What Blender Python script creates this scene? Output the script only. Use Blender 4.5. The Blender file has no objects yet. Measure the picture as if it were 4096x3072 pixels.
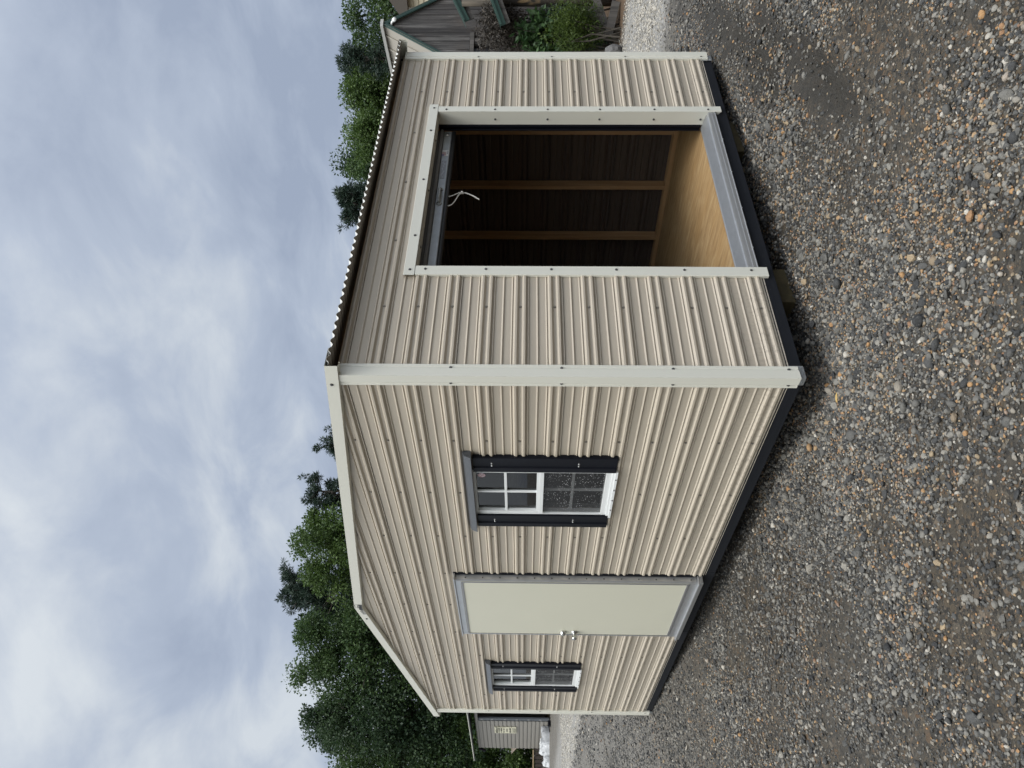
import bpy, bmesh, math, random
import numpy as np
from mathutils import Vector, Matrix, Quaternion
R = math.radians
SC = bpy.context.scene
COL = SC.collection

# ------------------------------------------------------------------ camera
cam_d = bpy.data.cameras.new("camera")
cam = bpy.data.objects.new("camera", cam_d)
COL.objects.link(cam)
CAM = Vector((-2.6477, -3.1899, 1.4411))
yaw, pit, rol = 0.888906, 0.0184706, 0.0073152
fw = Vector((math.cos(yaw) * math.cos(pit), math.sin(yaw) * math.cos(pit), math.sin(pit)))
rt = fw.cross(Vector((0, 0, 1))).normalized()
up = rt.cross(fw)
rt2 = math.cos(rol) * rt + math.sin(rol) * up
up2 = -math.sin(rol) * rt + math.cos(rol) * up
# the photograph is lying on its side: the picture's right is the world's down
mx, my, mz = -up2, rt2, -fw
cam.matrix_world = Matrix(((mx.x, my.x, mz.x, CAM.x), (mx.y, my.y, mz.y, CAM.y), (mx.z, my.z, mz.z, CAM.z), (0, 0, 0, 1)))
cam_d.sensor_width = 36.0
cam_d.lens = 26.466
cam_d.clip_end = 2000
cam_d.clip_start = 0.05
SC.camera = cam

# ------------------------------------------------------------------ world, sun, exposure
SUN_EL, SUN_AZ = R(66), R(210)
world = bpy.data.worlds.new("World")
SC.world = world
world.use_nodes = True
nt = world.node_tree
nt.nodes.clear()
def wn(t, **k):
    n = nt.nodes.new(t)
    for a, b in k.items():
        setattr(n, a, b)
    return n
def wl(a, b):
    nt.links.new(a, b)
out = wn('ShaderNodeOutputWorld')
sky = wn('ShaderNodeTexSky')
sky.sky_type = 'NISHITA'
sky.sun_disc = False
sky.sun_elevation = SUN_EL
sky.sun_rotation = SUN_AZ
sky.air_density = 1.0
sky.dust_density = 2.0
bg1 = wn('ShaderNodeBackground')
bg1.inputs[1].default_value = 0.12
wl(sky.outputs[0], bg1.inputs[0])
tc = wn('ShaderNodeTexCoord')
sep = wn('ShaderNodeSeparateXYZ')
wl(tc.outputs['Generated'], sep.inputs[0])
def wmath(op, a, b=None, c=None):
    n = wn('ShaderNodeMath', operation=op)
    for i, x in enumerate((a, b, c)):
        if x is None:
            continue
        if isinstance(x, (int, float)):
            n.inputs[i].default_value = x
        else:
            wl(x, n.inputs[i])
    return n.outputs[0]
zc = wmath('ADD', wmath('MAXIMUM', sep.outputs[2], 0.0), 0.22)
ux = wmath('DIVIDE', sep.outputs[0], zc)
uy = wmath('DIVIDE', sep.outputs[1], zc)
cmb = wn('ShaderNodeCombineXYZ')
wl(ux, cmb.inputs[0]); wl(uy, cmb.inputs[1])
rot = wn('ShaderNodeMapping')
rot.inputs['Rotation'].default_value = (0, 0, R(-51))
rot.inputs['Scale'].default_value = (1.35, 1.0, 1)
rot.inputs['Location'].default_value = (3.1, 1.3, 0)
wl(cmb.outputs[0], rot.inputs[0])
def wnoise(scale, detail, rough, dist=0.0):
    n = wn('ShaderNodeTexNoise')
    n.inputs['Scale'].default_value = scale
    n.inputs['Detail'].default_value = detail
    n.inputs['Roughness'].default_value = rough
    n.inputs['Distortion'].default_value = dist
    wl(rot.outputs[0], n.inputs['Vector'])
    return n.outputs[0]
n1 = wnoise(0.85, 3, 0.45, 0.3)
n2 = wnoise(3.0, 8, 0.56, 0.35)
mixn = wmath('ADD', wmath('MULTIPLY', n1, 0.60), wmath('MULTIPLY', n2, 0.40))
# azimuth lean: the clouds thin out towards the picture's left side of the scene
lean = wmath('ADD', wmath('MULTIPLY', sep.outputs[0], -0.10), wmath('MULTIPLY', sep.outputs[1], 0.085))
mixn = wmath('ADD', mixn, lean)
ramp = wn('ShaderNodeValToRGB')
wl(mixn, ramp.inputs[0])
e = ramp.color_ramp.elements
e[0].position, e[0].color = 0.405, (0.355, 0.418, 0.540, 1)
e[1].position, e[1].color = 0.61, (0.675, 0.728, 0.785, 1)
m_ = ramp.color_ramp.elements.new(0.50); m_.color = (0.455, 0.522, 0.640, 1)
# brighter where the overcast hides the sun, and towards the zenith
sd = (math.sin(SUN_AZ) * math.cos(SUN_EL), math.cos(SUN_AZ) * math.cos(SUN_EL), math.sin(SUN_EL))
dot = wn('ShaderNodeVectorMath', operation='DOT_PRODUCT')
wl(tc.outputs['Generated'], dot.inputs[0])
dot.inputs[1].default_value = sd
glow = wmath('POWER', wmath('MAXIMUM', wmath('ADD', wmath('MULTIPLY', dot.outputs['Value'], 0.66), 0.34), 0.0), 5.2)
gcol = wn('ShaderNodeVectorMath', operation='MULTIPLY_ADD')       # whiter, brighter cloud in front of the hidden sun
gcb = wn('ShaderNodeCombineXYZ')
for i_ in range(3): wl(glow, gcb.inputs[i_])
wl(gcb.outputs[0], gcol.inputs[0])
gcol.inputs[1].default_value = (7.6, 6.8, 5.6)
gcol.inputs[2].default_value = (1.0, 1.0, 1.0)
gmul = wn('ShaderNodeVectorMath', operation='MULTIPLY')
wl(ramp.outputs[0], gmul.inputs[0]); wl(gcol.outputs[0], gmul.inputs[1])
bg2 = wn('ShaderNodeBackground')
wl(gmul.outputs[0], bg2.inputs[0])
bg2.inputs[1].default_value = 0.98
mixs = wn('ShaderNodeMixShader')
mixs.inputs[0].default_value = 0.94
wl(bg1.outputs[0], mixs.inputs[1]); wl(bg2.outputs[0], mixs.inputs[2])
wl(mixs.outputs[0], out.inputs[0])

sun_d = bpy.data.lights.new("sun", 'SUN')
sun_d.energy = 1.5
sun_d.angle = R(18)
sun_d.color = (1.0, 0.965, 0.91)
sun = bpy.data.objects.new("sun", sun_d)
COL.objects.link(sun)
sun.rotation_euler = Vector(sd).to_track_quat('Z', 'Y').to_euler()

SC.view_settings.view_transform = 'Standard'
SC.view_settings.look = 'None'
SC.view_settings.exposure = 0.0
SC.view_settings.gamma = 1.0
SC.cycles.max_bounces = 8
SC.cycles.transparent_max_bounces = 12

# ------------------------------------------------------------------ helpers
def empty(name, loc, label, cat, group=None):
    o = bpy.data.objects.new(name, None)
    o.empty_display_size = 0.2
    o.location = loc
    COL.objects.link(o)
    tag(o, label, cat, group)
    return o
def tag(o, label=None, cat=None, group=None, kind=None):
    if label: o['label'] = label
    if cat: o['category'] = cat
    if group: o['group'] = group
    if kind: o['kind'] = kind
    return o
def adopt(o, parent):
    o.parent = parent
    if parent.type == 'EMPTY':
        o.matrix_parent_inverse = Matrix.Translation(-Vector(parent.location))

class MB:
    def __init__(s):
        s.v, s.f, s.m, s.sm = [], [], [], []
    def face(s, pts, m=0, smooth=False):
        b = len(s.v)
        s.v.extend([tuple(p) for p in pts])
        s.f.append(tuple(range(b, b + len(pts)))); s.m.append(m); s.sm.append(smooth)
    def box(s, x0, x1, y0, y1, z0, z1, m=0):
        b = len(s.v)
        s.v += [(x0, y0, z0), (x1, y0, z0), (x1, y1, z0), (x0, y1, z0), (x0, y0, z1), (x1, y0, z1), (x1, y1, z1), (x0, y1, z1)]
        for q in ((0, 3, 2, 1), (4, 5, 6, 7), (0, 1, 5, 4), (1, 2, 6, 5), (2, 3, 7, 6), (3, 0, 4, 7)):
            s.f.append(tuple(b + i for i in q)); s.m.append(m); s.sm.append(False)
    def obox(s, c, ax, ay, az, hx, hy, hz, m=0):
        c, ax, ay, az = Vector(c), Vector(ax).normalized(), Vector(ay).normalized(), Vector(az).normalized()
        b = len(s.v)
        for sz in (-1, 1):
            for sx, sy in ((-1, -1), (1, -1), (1, 1), (-1, 1)):
                s.v.append(tuple(c + ax * hx * sx + ay * hy * sy + az * hz * sz))
        for q in ((0, 3, 2, 1), (4, 5, 6, 7), (0, 1, 5, 4), (1, 2, 6, 5), (2, 3, 7, 6), (3, 0, 4, 7)):
            s.f.append(tuple(b + i for i in q)); s.m.append(m); s.sm.append(False)
    def beam(s, p, q, w, h, upv=(0, 0, 1), m=0):
        p, q = Vector(p), Vector(q)
        ax = (q - p).normalized(); ay = Vector(upv).cross(ax).normalized(); az = ax.cross(ay)
        s.obox((p + q) / 2, ax, ay, az, (q - p).length / 2, w / 2, h / 2, m)
    def strip(s, A, B, m=0, closed=False, smooth=False):
        """faces between two matching polylines"""
        n = len(A); b = len(s.v)
        s.v += [tuple(p) for p in A] + [tuple(p) for p in B]
        for i in range(n if closed else n - 1):
            j = (i + 1) % n
            s.f.append((b + i, b + j, b + n + j, b + n + i)); s.m.append(m); s.sm.append(smooth)
    def prism(s, prof, vec, m=0, caps=True):
        vec = Vector(vec)
        B = [Vector(p) + vec for p in prof]
        s.strip(prof, B, m, closed=True)
        if caps:
            s.face(prof[::-1], m); s.face(B, m)
    def tube(s, pts, rad, n=8, m=0, smooth=True, caps=True):
        pts = [Vector(p) for p in pts]
        if isinstance(rad, (int, float)): rad = [rad] * len(pts)
        b = len(s.v); prev = None
        for i, p in enumerate(pts):
            d = (pts[min(i + 1, len(pts) - 1)] - pts[max(i - 1, 0)]).normalized()
            if prev is None:
                a = d.orthogonal().normalized()
            else:
                a = (prev - d * prev.dot(d)).normalized()
            prev = a; c = d.cross(a)
            for k in range(n):
                t = 2 * math.pi * k / n
                s.v.append(tuple(p + (a * math.cos(t) + c * math.sin(t)) * rad[i]))
        for i in range(len(pts) - 1):
            for k in range(n):
                k2 = (k + 1) % n
                s.f.append((b + i * n + k, b + i * n + k2, b + (i + 1) * n + k2, b + (i + 1) * n + k)); s.m.append(m); s.sm.append(smooth)
        if caps:
            s.f.append(tuple(b + k for k in range(n))[::-1]); s.m.append(m); s.sm.append(False)
            e_ = b + (len(pts) - 1) * n
            s.f.append(tuple(e_ + k for k in range(n))); s.m.append(m); s.sm.append(False)
    def lathe(s, prof, o, axis, n=20, m=0, smooth=True):
        o, ax = Vector(o), Vector(axis).normalized()
        a = ax.orthogonal().normalized(); c = ax.cross(a); b = len(s.v)
        for r_, h in prof:
            for k in range(n):
                t = 2 * math.pi * k / n
                s.v.append(tuple(o + ax * h + (a * math.cos(t) + c * math.sin(t)) * r_))
        for i in range(len(prof) - 1):
            for k in range(n):
                k2 = (k + 1) % n
                s.f.append((b + i * n + k, b + i * n + k2, b + (i + 1) * n + k2, b + (i + 1) * n + k)); s.m.append(m); s.sm.append(smooth)
    def screw(s, p, nrm, r=0.0058, m=1):
        s.lathe([(r * 1.5, 0.0), (r * 1.5, 0.0022), (r, 0.0026), (r * 0.92, 0.0065), (0.0005, 0.007)], p, nrm, 7, m, False)
    def build(s, name, mats, parent=None, bevel=0.0, tint=None):
        me = bpy.data.meshes.new(name)
        me.from_pydata(s.v, [], s.f)
        mats = mats if isinstance(mats, (list, tuple)) else [mats]
        for q in mats: me.materials.append(q)
        me.polygons.foreach_set('material_index', [min(i, len(mats) - 1) for i in s.m])
        me.polygons.foreach_set('use_smooth', s.sm)
        if tint is not None:
            a = me.attributes.new('tint', 'FLOAT', 'FACE')
            a.data.foreach_set('value', tint)
        me.update()
        o = bpy.data.objects.new(name, me)
        COL.objects.link(o)
        if bevel:
            b = o.modifiers.new('bevel', 'BEVEL'); b.width = bevel; b.segments = 2; b.limit_method = 'ANGLE'; b.angle_limit = R(40)
        if parent: adopt(o, parent)
        return o

# ------------------------------------------------------------------ materials
class MT:
    def __init__(s, name):
        s.m = bpy.data.materials.new(name); s.m.use_nodes = True
        s.t = s.m.node_tree; s.t.nodes.clear()
        s.o = s.n('ShaderNodeOutputMaterial'); s.p = s.n('ShaderNodeBsdfPrincipled')
        s.l(s.p.outputs[0], s.o.inputs[0])
        s._tc = None
    def n(s, t, **k):
        q = s.t.nodes.new(t)
        for a, b in k.items(): setattr(q, a, b)
        return q
    def l(s, a, b): s.t.links.new(a, b)
    def co(s, scale=None, rotz=0):
        if s._tc is None: s._tc = s.n('ShaderNodeTexCoord')
        if scale is None: return s._tc.outputs['Object']
        mp = s.n('ShaderNodeMapping'); mp.inputs['Scale'].default_value = scale
        mp.inputs['Rotation'].default_value = (0, 0, rotz)
        s.l(s._tc.outputs['Object'], mp.inputs[0]); return mp.outputs[0]
    def noise(s, scale, detail=3, rough=0.5, vec=None, dist=0):
        q = s.n('ShaderNodeTexNoise')
        q.inputs['Scale'].default_value = scale; q.inputs['Detail'].default_value = detail
        q.inputs['Roughness'].default_value = rough; q.inputs['Distortion'].default_value = dist
        s.l(vec if vec is not None else s.co(), q.inputs['Vector']); return q.outputs[0]
    def vor(s, scale, vec=None, feature='F1', rnd=1.0):
        q = s.n('ShaderNodeTexVoronoi', feature=feature)
        q.inputs['Scale'].default_value = scale; q.inputs['Randomness'].default_value = rnd
        s.l(vec if vec is not None else s.co(), q.inputs['Vector']); return q
    def ramp(s, fac, stops, interp='LINEAR'):
        q = s.n('ShaderNodeValToRGB'); q.color_ramp.interpolation = interp
        el = q.color_ramp.elements
        while len(el) < len(stops): el.new(0.5)
        for i, (p, c) in enumerate(stops):
            el[i].position = p
            el[i].color = (c, c, c, 1) if isinstance(c, (int, float)) else (*c, 1)
        s.l(fac, q.inputs[0]); return q.outputs[0]
    def mix(s, fac, a, b, mode='MIX'):
        q = s.n('ShaderNodeMix', data_type='RGBA', blend_type=mode)
        for i, x in ((0, fac), (6, a), (7, b)):
            if isinstance(x, (int, float)): q.inputs[i].default_value = x
            elif isinstance(x, tuple): q.inputs[i].default_value = (*x, 1)
            else: s.l(x, q.inputs[i])
        return q.outputs[2]
    def math(s, op, a, b=0.0):
        q = s.n('ShaderNodeMath', operation=op)
        for i, x in ((0, a), (1, b)):
            if isinstance(x, (int, float)): q.inputs[i].default_value = x
            else: s.l(x, q.inputs[i])
        return q.outputs[0]
    def bump(s, h, strength=0.3, dist=0.01, normal=None):
        q = s.n('ShaderNodeBump'); q.inputs['Strength'].default_value = strength; q.inputs['Distance'].default_value = dist
        s.l(h, q.inputs['Height'])
        if normal is not None: s.l(normal, q.inputs['Normal'])
        s.l(q.outputs[0], s.p.inputs['Normal']); return q.outputs[0]
    def set(s, col=None, rough=None, metal=None, spec=None):
        if col is not None:
            if isinstance(col, tuple): s.p.inputs['Base Color'].default_value = (*col, 1)
            else: s.l(col, s.p.inputs['Base Color'])
        if rough is not None:
            if isinstance(rough, (int, float)): s.p.inputs['Roughness'].default_value = rough
            else: s.l(rough, s.p.inputs['Roughness'])
        if metal is not None: s.p.inputs['Metallic'].default_value = metal
        if spec is not None: s.p.inputs['Specular IOR Level'].default_value = spec
        return s
    def attr(s, name, typ='GEOMETRY'):
        q = s.n('ShaderNodeAttribute', attribute_name=name, attribute_type=typ); return q

def scl(c, k): return tuple(min(1, x * k) for x in c)
def paint(name, col, rough=0.4, metal=0.0, var=0.08, vs=4, emboss=0.0, es=260, dirt=0.0, spec=0.5):
    t = MT(name)
    n = t.noise(vs, 4, 0.6)
    c = t.mix(n, scl(col, 1 - var), scl(col, 1 + var))
    if dirt:
        d = t.noise(3.1, 8, 0.75, t.co((1, 1, 1)))
        c = t.mix(t.ramp(d, [(0.55, 0.0), (0.72, dirt)]), c, scl(col, 0.55))
    t.set(c, rough, metal, spec)
    if emboss: t.bump(t.noise(es, 2, 0.6), emboss, 0.002)
    return t.m
def wood(name, c1, c2, axis='x', rough=0.65, grain=1.0, knots=False, bump=0.25):
    t = MT(name)
    s = {'x': (1.3, 22, 22), 'y': (22, 1.3, 22), 'z': (22, 22, 1.3)}[axis]
    v = t.co(tuple(k * grain for k in s))
    n = t.noise(1.0, 6, 0.62, v, 0.9)
    n2 = t.noise(0.35, 3, 0.5, v, 1.5)
    c = t.ramp(n, [(0.3, c1), (0.5, tuple((a + b) / 2 for a, b in zip(c1, c2))), (0.72, c2)])
    c = t.mix(t.ramp(n2, [(0.4, 0.0), (0.75, 0.55)]), c, scl(c1, 0.75))
    t.set(c, rough); t.bump(n, bump, 0.004)
    return t.m

M = {}
TAN = (0.446, 0.394, 0.318)
def siding_mat():
    t = MT('tan_siding')
    n = t.noise(1.7, 5, 0.6)
    c = t.mix(n, scl(TAN, 0.96), scl(TAN, 1.05))
    d = t.noise(34, 3, 0.6, t.co((0.35, 0.35, 1)))
    c = t.mix(t.ramp(d, [(0.62, 0.0), (0.8, 0.13)]), c, scl(TAN, 0.7))
    sz_ = t.n('ShaderNodeSeparateXYZ'); t.l(t.co(), sz_.inputs[0])      # dried mud splash low on the sheets
    low = t.ramp(sz_.outputs[2], [(0.0, 1.0), (0.30, 0.0)])
    c = t.mix(t.math('MULTIPLY', low, t.ramp(t.noise(45, 4, 0.7), [(0.50, 0.0), (0.66, 0.55)])), c, (0.16, 0.13, 0.10))
    # rain drops still clinging to the metal
    v = t.vor(95); dr = t.ramp(v.outputs['Distance'], [(0.10, 1.0), (0.16, 0.0)])
    pick = t.ramp(v.outputs['Color'], [(0.80, 0.0), (0.82, 1.0)], 'CONSTANT')
    dm = t.math('MULTIPLY', dr, pick)
    c = t.mix(t.math('MULTIPLY', dm, 0.25), c, (0.62, 0.6, 0.55))
    ge = t.n('ShaderNodeNewGeometry')
    c = t.mix(ge.outputs['Backfacing'], c, (0.095, 0.078, 0.066))       # darker brown on the inside faces of the sheets
    t.set(c, 0.42, 0, 0.45)
    e1 = t.noise(230, 2, 0.6)
    h = t.math('ADD', t.math('MULTIPLY', e1, 0.6), dm)
    nb = t.bump(h, 0.16, 0.002)
    t.bump(t.noise(1.0, 2, 0.5, t.co((1.6, 1.6, 7.0))), 0.28, 0.02, nb)
    return t.m
M['siding'] = siding_mat()
M['trim'] = paint('off_white_trim', (0.645, 0.638, 0.565), 0.38, 0, 0.03, 3, 0.22, 210, 0.06)
M['door_white'] = paint('door_skin', (0.60, 0.59, 0.485), 0.45, 0, 0.03, 2, 0.30, 160, 0.04)
M['vinyl'] = paint('white_vinyl', (0.78, 0.80, 0.80), 0.35, 0, 0.02, 5)
M['alu'] = paint('aluminium', (0.50, 0.51, 0.52), 0.36, 0.75, 0.12, 14, 0.1, 60)
M['alu_dark'] = paint('dull_aluminium', (0.30, 0.30, 0.31), 0.42, 0.6, 0.12, 9)
M['galv'] = paint('galvanised_steel', (0.42, 0.44, 0.45), 0.45, 0.65, 0.2, 18, 0.12, 120)
M['chrome'] = paint('satin_chrome', (0.55, 0.55, 0.53), 0.26, 1.0, 0.08, 20)
M['screw'] = paint('screw_heads', (0.10, 0.10, 0.10), 0.4, 0.6, 0.2, 50)
M['screw_tan'] = paint('painted_screws', (0.20, 0.185, 0.16), 0.4, 0.1, 0.2, 50)
M['screw_bright'] = paint('bright_screws', (0.8, 0.8, 0.78), 0.25, 0.8, 0.05, 50)
M['black'] = paint('black_paint_steel', (0.007, 0.008, 0.012), 0.42, 0, 0.25, 8, 0.25, 190, 0, 0.13)
M['rubber'] = paint('black_rubber', (0.012, 0.012, 0.013), 0.5, 0, 0.3, 12)
M['roof_under'] = paint('roof_underside', (0.30, 0.28, 0.25), 0.5, 0, 0.06, 6)
M['roof_top'] = paint('white_roof_paint', (0.46, 0.46, 0.445), 0.5, 0, 0.05, 6)
M['stud'] = wood('stud_pine', (0.36, 0.21, 0.10), (0.52, 0.35, 0.19), 'z')
M['studx'] = wood('plate_pine_x', (0.36, 0.21, 0.10), (0.52, 0.35, 0.19), 'x')
M['study'] = wood('plate_pine_y', (0.40, 0.24, 0.11), (0.54, 0.36, 0.19), 'y')
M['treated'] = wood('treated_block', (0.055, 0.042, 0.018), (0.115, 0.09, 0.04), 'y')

def skid_mat():
    t = MT('black_painted_board')
    n = t.noise(1, 5, 0.6, t.co((3, 3, 60)))
    c = t.mix(n, (0.008, 0.009, 0.012), (0.020, 0.022, 0.027))
    sp = t.noise(170, 2, 0.5)
    c = t.mix(t.ramp(sp, [(0.74, 0.0), (0.78, 0.35)]), c, (0.25, 0.24, 0.22))
    w = t.noise(1.4, 6, 0.7)
    c = t.mix(t.ramp(w, [(0.62, 0.0), (0.75, 0.25)]), c, (0.07, 0.068, 0.06))
    t.set(c, 0.6, 0, 0.15); t.bump(n, 0.2, 0.003)
    return t.m
M['skid'] = skid_mat()
def ply_mat():
    t = MT('plywood_floor')
    v = t.co((13, 1.5, 10), R(8))
    n = t.noise(1, 7, 0.66, v, 2.6)
    n2 = t.noise(0.45, 4, 0.55, v, 3.0)
    c = t.ramp(n, [(0.28, (0.20, 0.115, 0.045)), (0.5, (0.35, 0.225, 0.105)), (0.7, (0.47, 0.345, 0.19))])
    c = t.mix(t.ramp(n2, [(0.45, 0.0), (0.7, 0.5)]), c, (0.34, 0.20, 0.075))
    t.set(c, 0.6); t.bump(n, 0.1, 0.002)
    return t.m
M['ply'] = ply_mat()
def glass_mat():
    t = MT('window_glass')
    tr = t.n('ShaderNodeBsdfTransparent'); tr.inputs[0].default_value = (0.90, 0.92, 0.91, 1)
    gl = t.n('ShaderNodeBsdfGlossy'); gl.inputs['Roughness'].default_value = 0.02
    fr = t.n('ShaderNodeFresnel'); fr.inputs[0].default_value = 1.5
    mx_ = t.n('ShaderNodeMixShader')
    t.l(t.math('ADD', t.math('MULTIPLY', fr.outputs[0], 1.0), 0.02), mx_.inputs[0])
    t.l(tr.outputs[0], mx_.inputs[1]); t.l(gl.outputs[0], mx_.inputs[2]); t.l(mx_.outputs[0], t.o.inputs[0])
    return t.m
M['glass'] = glass_mat()
def screen_mat():
    t = MT('wet_insect_screen')
    tr = t.n('ShaderNodeBsdfTransparent'); tr.inputs[0].default_value = (1, 1, 1, 1)
    v = t.vor(105); sz = t.ramp(v.outputs['Color'], [(0.55, 0.0), (0.57, 1.0)])
    d = t.math('MULTIPLY', t.ramp(v.outputs['Distance'], [(0.20, 1.0), (0.30, 0.0)]), sz)
    d = t.math('MULTIPLY', d, t.ramp(t.noise(9, 3, 0.6), [(0.36, 0.0), (0.5, 1.0)]))
    c = t.mix(d, (0.022, 0.023, 0.025), (0.75, 0.76, 0.77))
    t.set(c, 0.4)
    mx_ = t.n('ShaderNodeMixShader')
    t.l(t.math('MAXIMUM', d, 0.66), mx_.inputs[0])
    t.l(tr.outputs[0], mx_.inputs[1]); t.l(t.p.outputs[0], mx_.inputs[2]); t.l(mx_.outputs[0], t.o.inputs[0])
    return t.m
M['screen'] = screen_mat()
def hood_mat():
    t = MT('wet_black_hood')
    v = t.vor(130)
    d = t.ramp(v.outputs['Distance'], [(0.18, 1.0), (0.34, 0.0)])
    c = t.mix(d, (0.065, 0.070, 0.078), (0.02, 0.022, 0.026))
    t.set(c, 0.3); t.bump(d, 0.3, 0.003)
    return t.m
M['hood'] = hood_mat()
def sticker_mat():
    t = MT('sticker_print')
    w = t.n('ShaderNodeTexWave'); w.inputs['Scale'].default_value = 38; w.inputs['Distortion'].default_value = 3.5
    w.inputs['Detail Scale'].default_value = 6
    t.l(t.co((0.2, 1, 1.6)), w.inputs[0])
    c = t.mix(t.ramp(w.outputs[1], [(0.55, 0.0), (0.7, 1.0)]), (0.80, 0.74, 0.76), (0.42, 0.12, 0.16))
    t.set(c, 0.4); return t.m
M['sticker'] = sticker_mat()
def plain(name, col, rough=0.5, metal=0.0):
    return paint(name, col, rough, metal, 0.06, 20)
M['white'] = plain('white_print', (0.8, 0.8, 0.8))
M['red'] = plain('red_print', (0.35, 0.03, 0.04))
M['blue'] = plain('blue_print', (0.05, 0.06, 0.32))
M['ink'] = plain('black_ink', (0.02, 0.02, 0.025))
M['rope'] = paint('cotton_rope', (0.66, 0.63, 0.57), 0.8, 0, 0.12, 90, 0.5, 500)

# ------------------------------------------------------------------ ground
def fract_noise(x, y, seed=0):
    """cheap smooth value noise in numpy, -1..1"""
    def h(i, j):
        n = (i * 374761393 + j * 668265263 + seed * 1442695041) & 0xffffffff
        n = ((n ^ (n >> 13)) * 1274126177) & 0xffffffff
        return ((n ^ (n >> 16)) & 0xffff) / 32767.5 - 1.0
    xi = np.floor(x).astype(np.int64); yi = np.floor(y).astype(np.int64)
    fx = x - xi; fy = y - yi
    fx = fx * fx * (3 - 2 * fx); fy = fy * fy * (3 - 2 * fy)
    a, b, c, d = h(xi, yi), h(xi + 1, yi), h(xi, yi + 1), h(xi + 1, yi + 1)
    return (a * (1 - fx) + b * fx) * (1 - fy) + (c * (1 - fx) + d * fx) * fy

def seg_dist(x, y, pts):
    best = np.full(np.shape(x), 1e9); sgn = np.zeros(np.shape(x)); along = np.zeros(np.shape(x)); acc = 0
    for (x0, y0), (x1, y1) in zip(pts[:-1], pts[1:]):
        dx, dy = x1 - x0, y1 - y0; L = math.hypot(dx, dy)
        t = np.clip(((x - x0) * dx + (y - y0) * dy) / (L * L), 0, 1)
        d = np.hypot(x - x0 - t * dx, y - y0 - t * dy)
        m = d < best
        best = np.where(m, d, best); along = np.where(m, acc + t * L, along); acc += L
    return best, along
# muddy wheel ruts: one beside the shed's open side, one further out, two beyond the far corner
RUTS = [([(5.6, 0.3), (3.7, -0.22), (2.7, -0.45), (2.0, -0.60)], 0.19),
        ([(2.6, -0.75), (1.9, -0.88), (1.35, -0.98), (0.9, -1.05)], 0.15),
        ([(2.2, 12.2), (1.2, 11.2), (-1.0, 8.9), (-3.5, 6.8)], 0.10)]
def rut_mask(x, y):
    m = np.zeros(np.shape(x))
    for pts, w in RUTS:
        d, a = seg_dist(x, y, pts)
        w2 = w * (1.15 + 0.45 * fract_noise(x * 2.3, y * 2.3, 5) + 0.3 * fract_noise(x * 7, y * 7, 6))
        m = np.maximum(m, np.clip(1.35 - d / w2, 0, 1) * (0.75 + 0.45 * fract_noise(x * 1.5, y * 1.5, 8)))
    m = m + 0.35 * fract_noise(x * 14, y * 14, 7) * (m > 0.02)
    return np.clip(m * 1.1, 0, 1)
def road_mask(x, y):
    d = np.abs(x - (7.0 - 0.217 * (y - 1.5))) + 0.25 * fract_noise(x * 0.8, y * 0.8, 9)
    return np.clip((1.75 - d) / 0.5, 0, 1)
def soil_mask(x, y):
    """brown earth strip at the foot of the weathered barn"""
    d = (x - 8.55) * 0.95 + (y - 2.5) * -0.20
    return np.clip(d / 0.25 + 0.5 + 0.4 * fract_noise(x * 2, y * 2, 3), 0, 1) * (y < 9) * (y > -6)
def gz(x, y, fine=True):
    x = np.asarray(x, float); y = np.asarray(y, float)
    xs = np.clip(x, -12, 26); ys = np.clip(y, -14, 40)
    z = -0.215 + 0.026 * xs + 0.018 * ys
    z = z - 0.055 * np.exp(-(np.abs(y - 0.15) / 0.40) ** 2) * np.clip((x + 0.2) / 0.5, 0, 1) * np.clip((3.6 - x) / 0.5, 0, 1)
    z = z - 0.055 * np.exp(-(np.abs(x - 0.12) / 0.34) ** 2) * np.clip((y + 0.2) / 0.5, 0, 1) * np.clip((5.2 - y) / 1.5, 0, 1)
    if fine:
        near = np.exp(-((x - 0) ** 2 + (y - 1) ** 2) / 220.0)
        z = z + near * (0.012 * fract_noise(x * 1.1, y * 1.1, 1) + 0.008 * fract_noise(x * 3.1, y * 3.1, 2) + 0.004 * fract_noise(x * 9, y * 9, 4))
        for pts, w in RUTS:
            d, a = seg_dist(x, y, pts)
            prof = -0.030 * np.exp(-(d / (w * 0.8)) ** 2) + 0.022 * np.exp(-((d - w * 1.35) / (w * 0.4)) ** 2)
            tread = 0.012 * np.sin(a * 2 * math.pi / 0.085 + d * 16) * np.exp(-(d / w) ** 2)
            z = z + prof + tread
    return z

def axis(lo, f0, f1, hi, fine):
    a = list(np.arange(f0, f1 + 1e-6, fine)); s = fine
    x = f1
    while x < hi:
        s *= 1.22; x += s; a.append(min(x, hi))
    x = f0; s = fine
    while x > lo:
        s *= 1.22; x -= s; a.insert(0, max(x, lo))
    return np.array(sorted(set(a)))
gxs = axis(-300, -4.5, 6.0, 400, 0.032)
gys = axis(-300, -3.6, 7.0, 400, 0.032)
GX, GY = np.meshgrid(gxs, gys, indexing='ij')
GZ = gz(GX, GY)
nx, ny = GX.shape
me = bpy.data.meshes.new('ground')
idx = np.arange(nx * ny).reshape(nx, ny)
quads = np.stack([idx[:-1, :-1], idx[1:, :-1], idx[1:, 1:], idx[:-1, 1:]], -1).reshape(-1, 4)
me.vertices.add(nx * ny); me.vertices.foreach_set('co', np.stack([GX, GY, GZ], -1).ravel())
me.loops.add(quads.size); me.loops.foreach_set('vertex_index', quads.ravel())
me.polygons.add(len(quads)); me.polygons.foreach_set('loop_start', np.arange(0, quads.size, 4))
me.polygons.foreach_set('use_smooth', np.ones(len(quads), bool))
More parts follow.
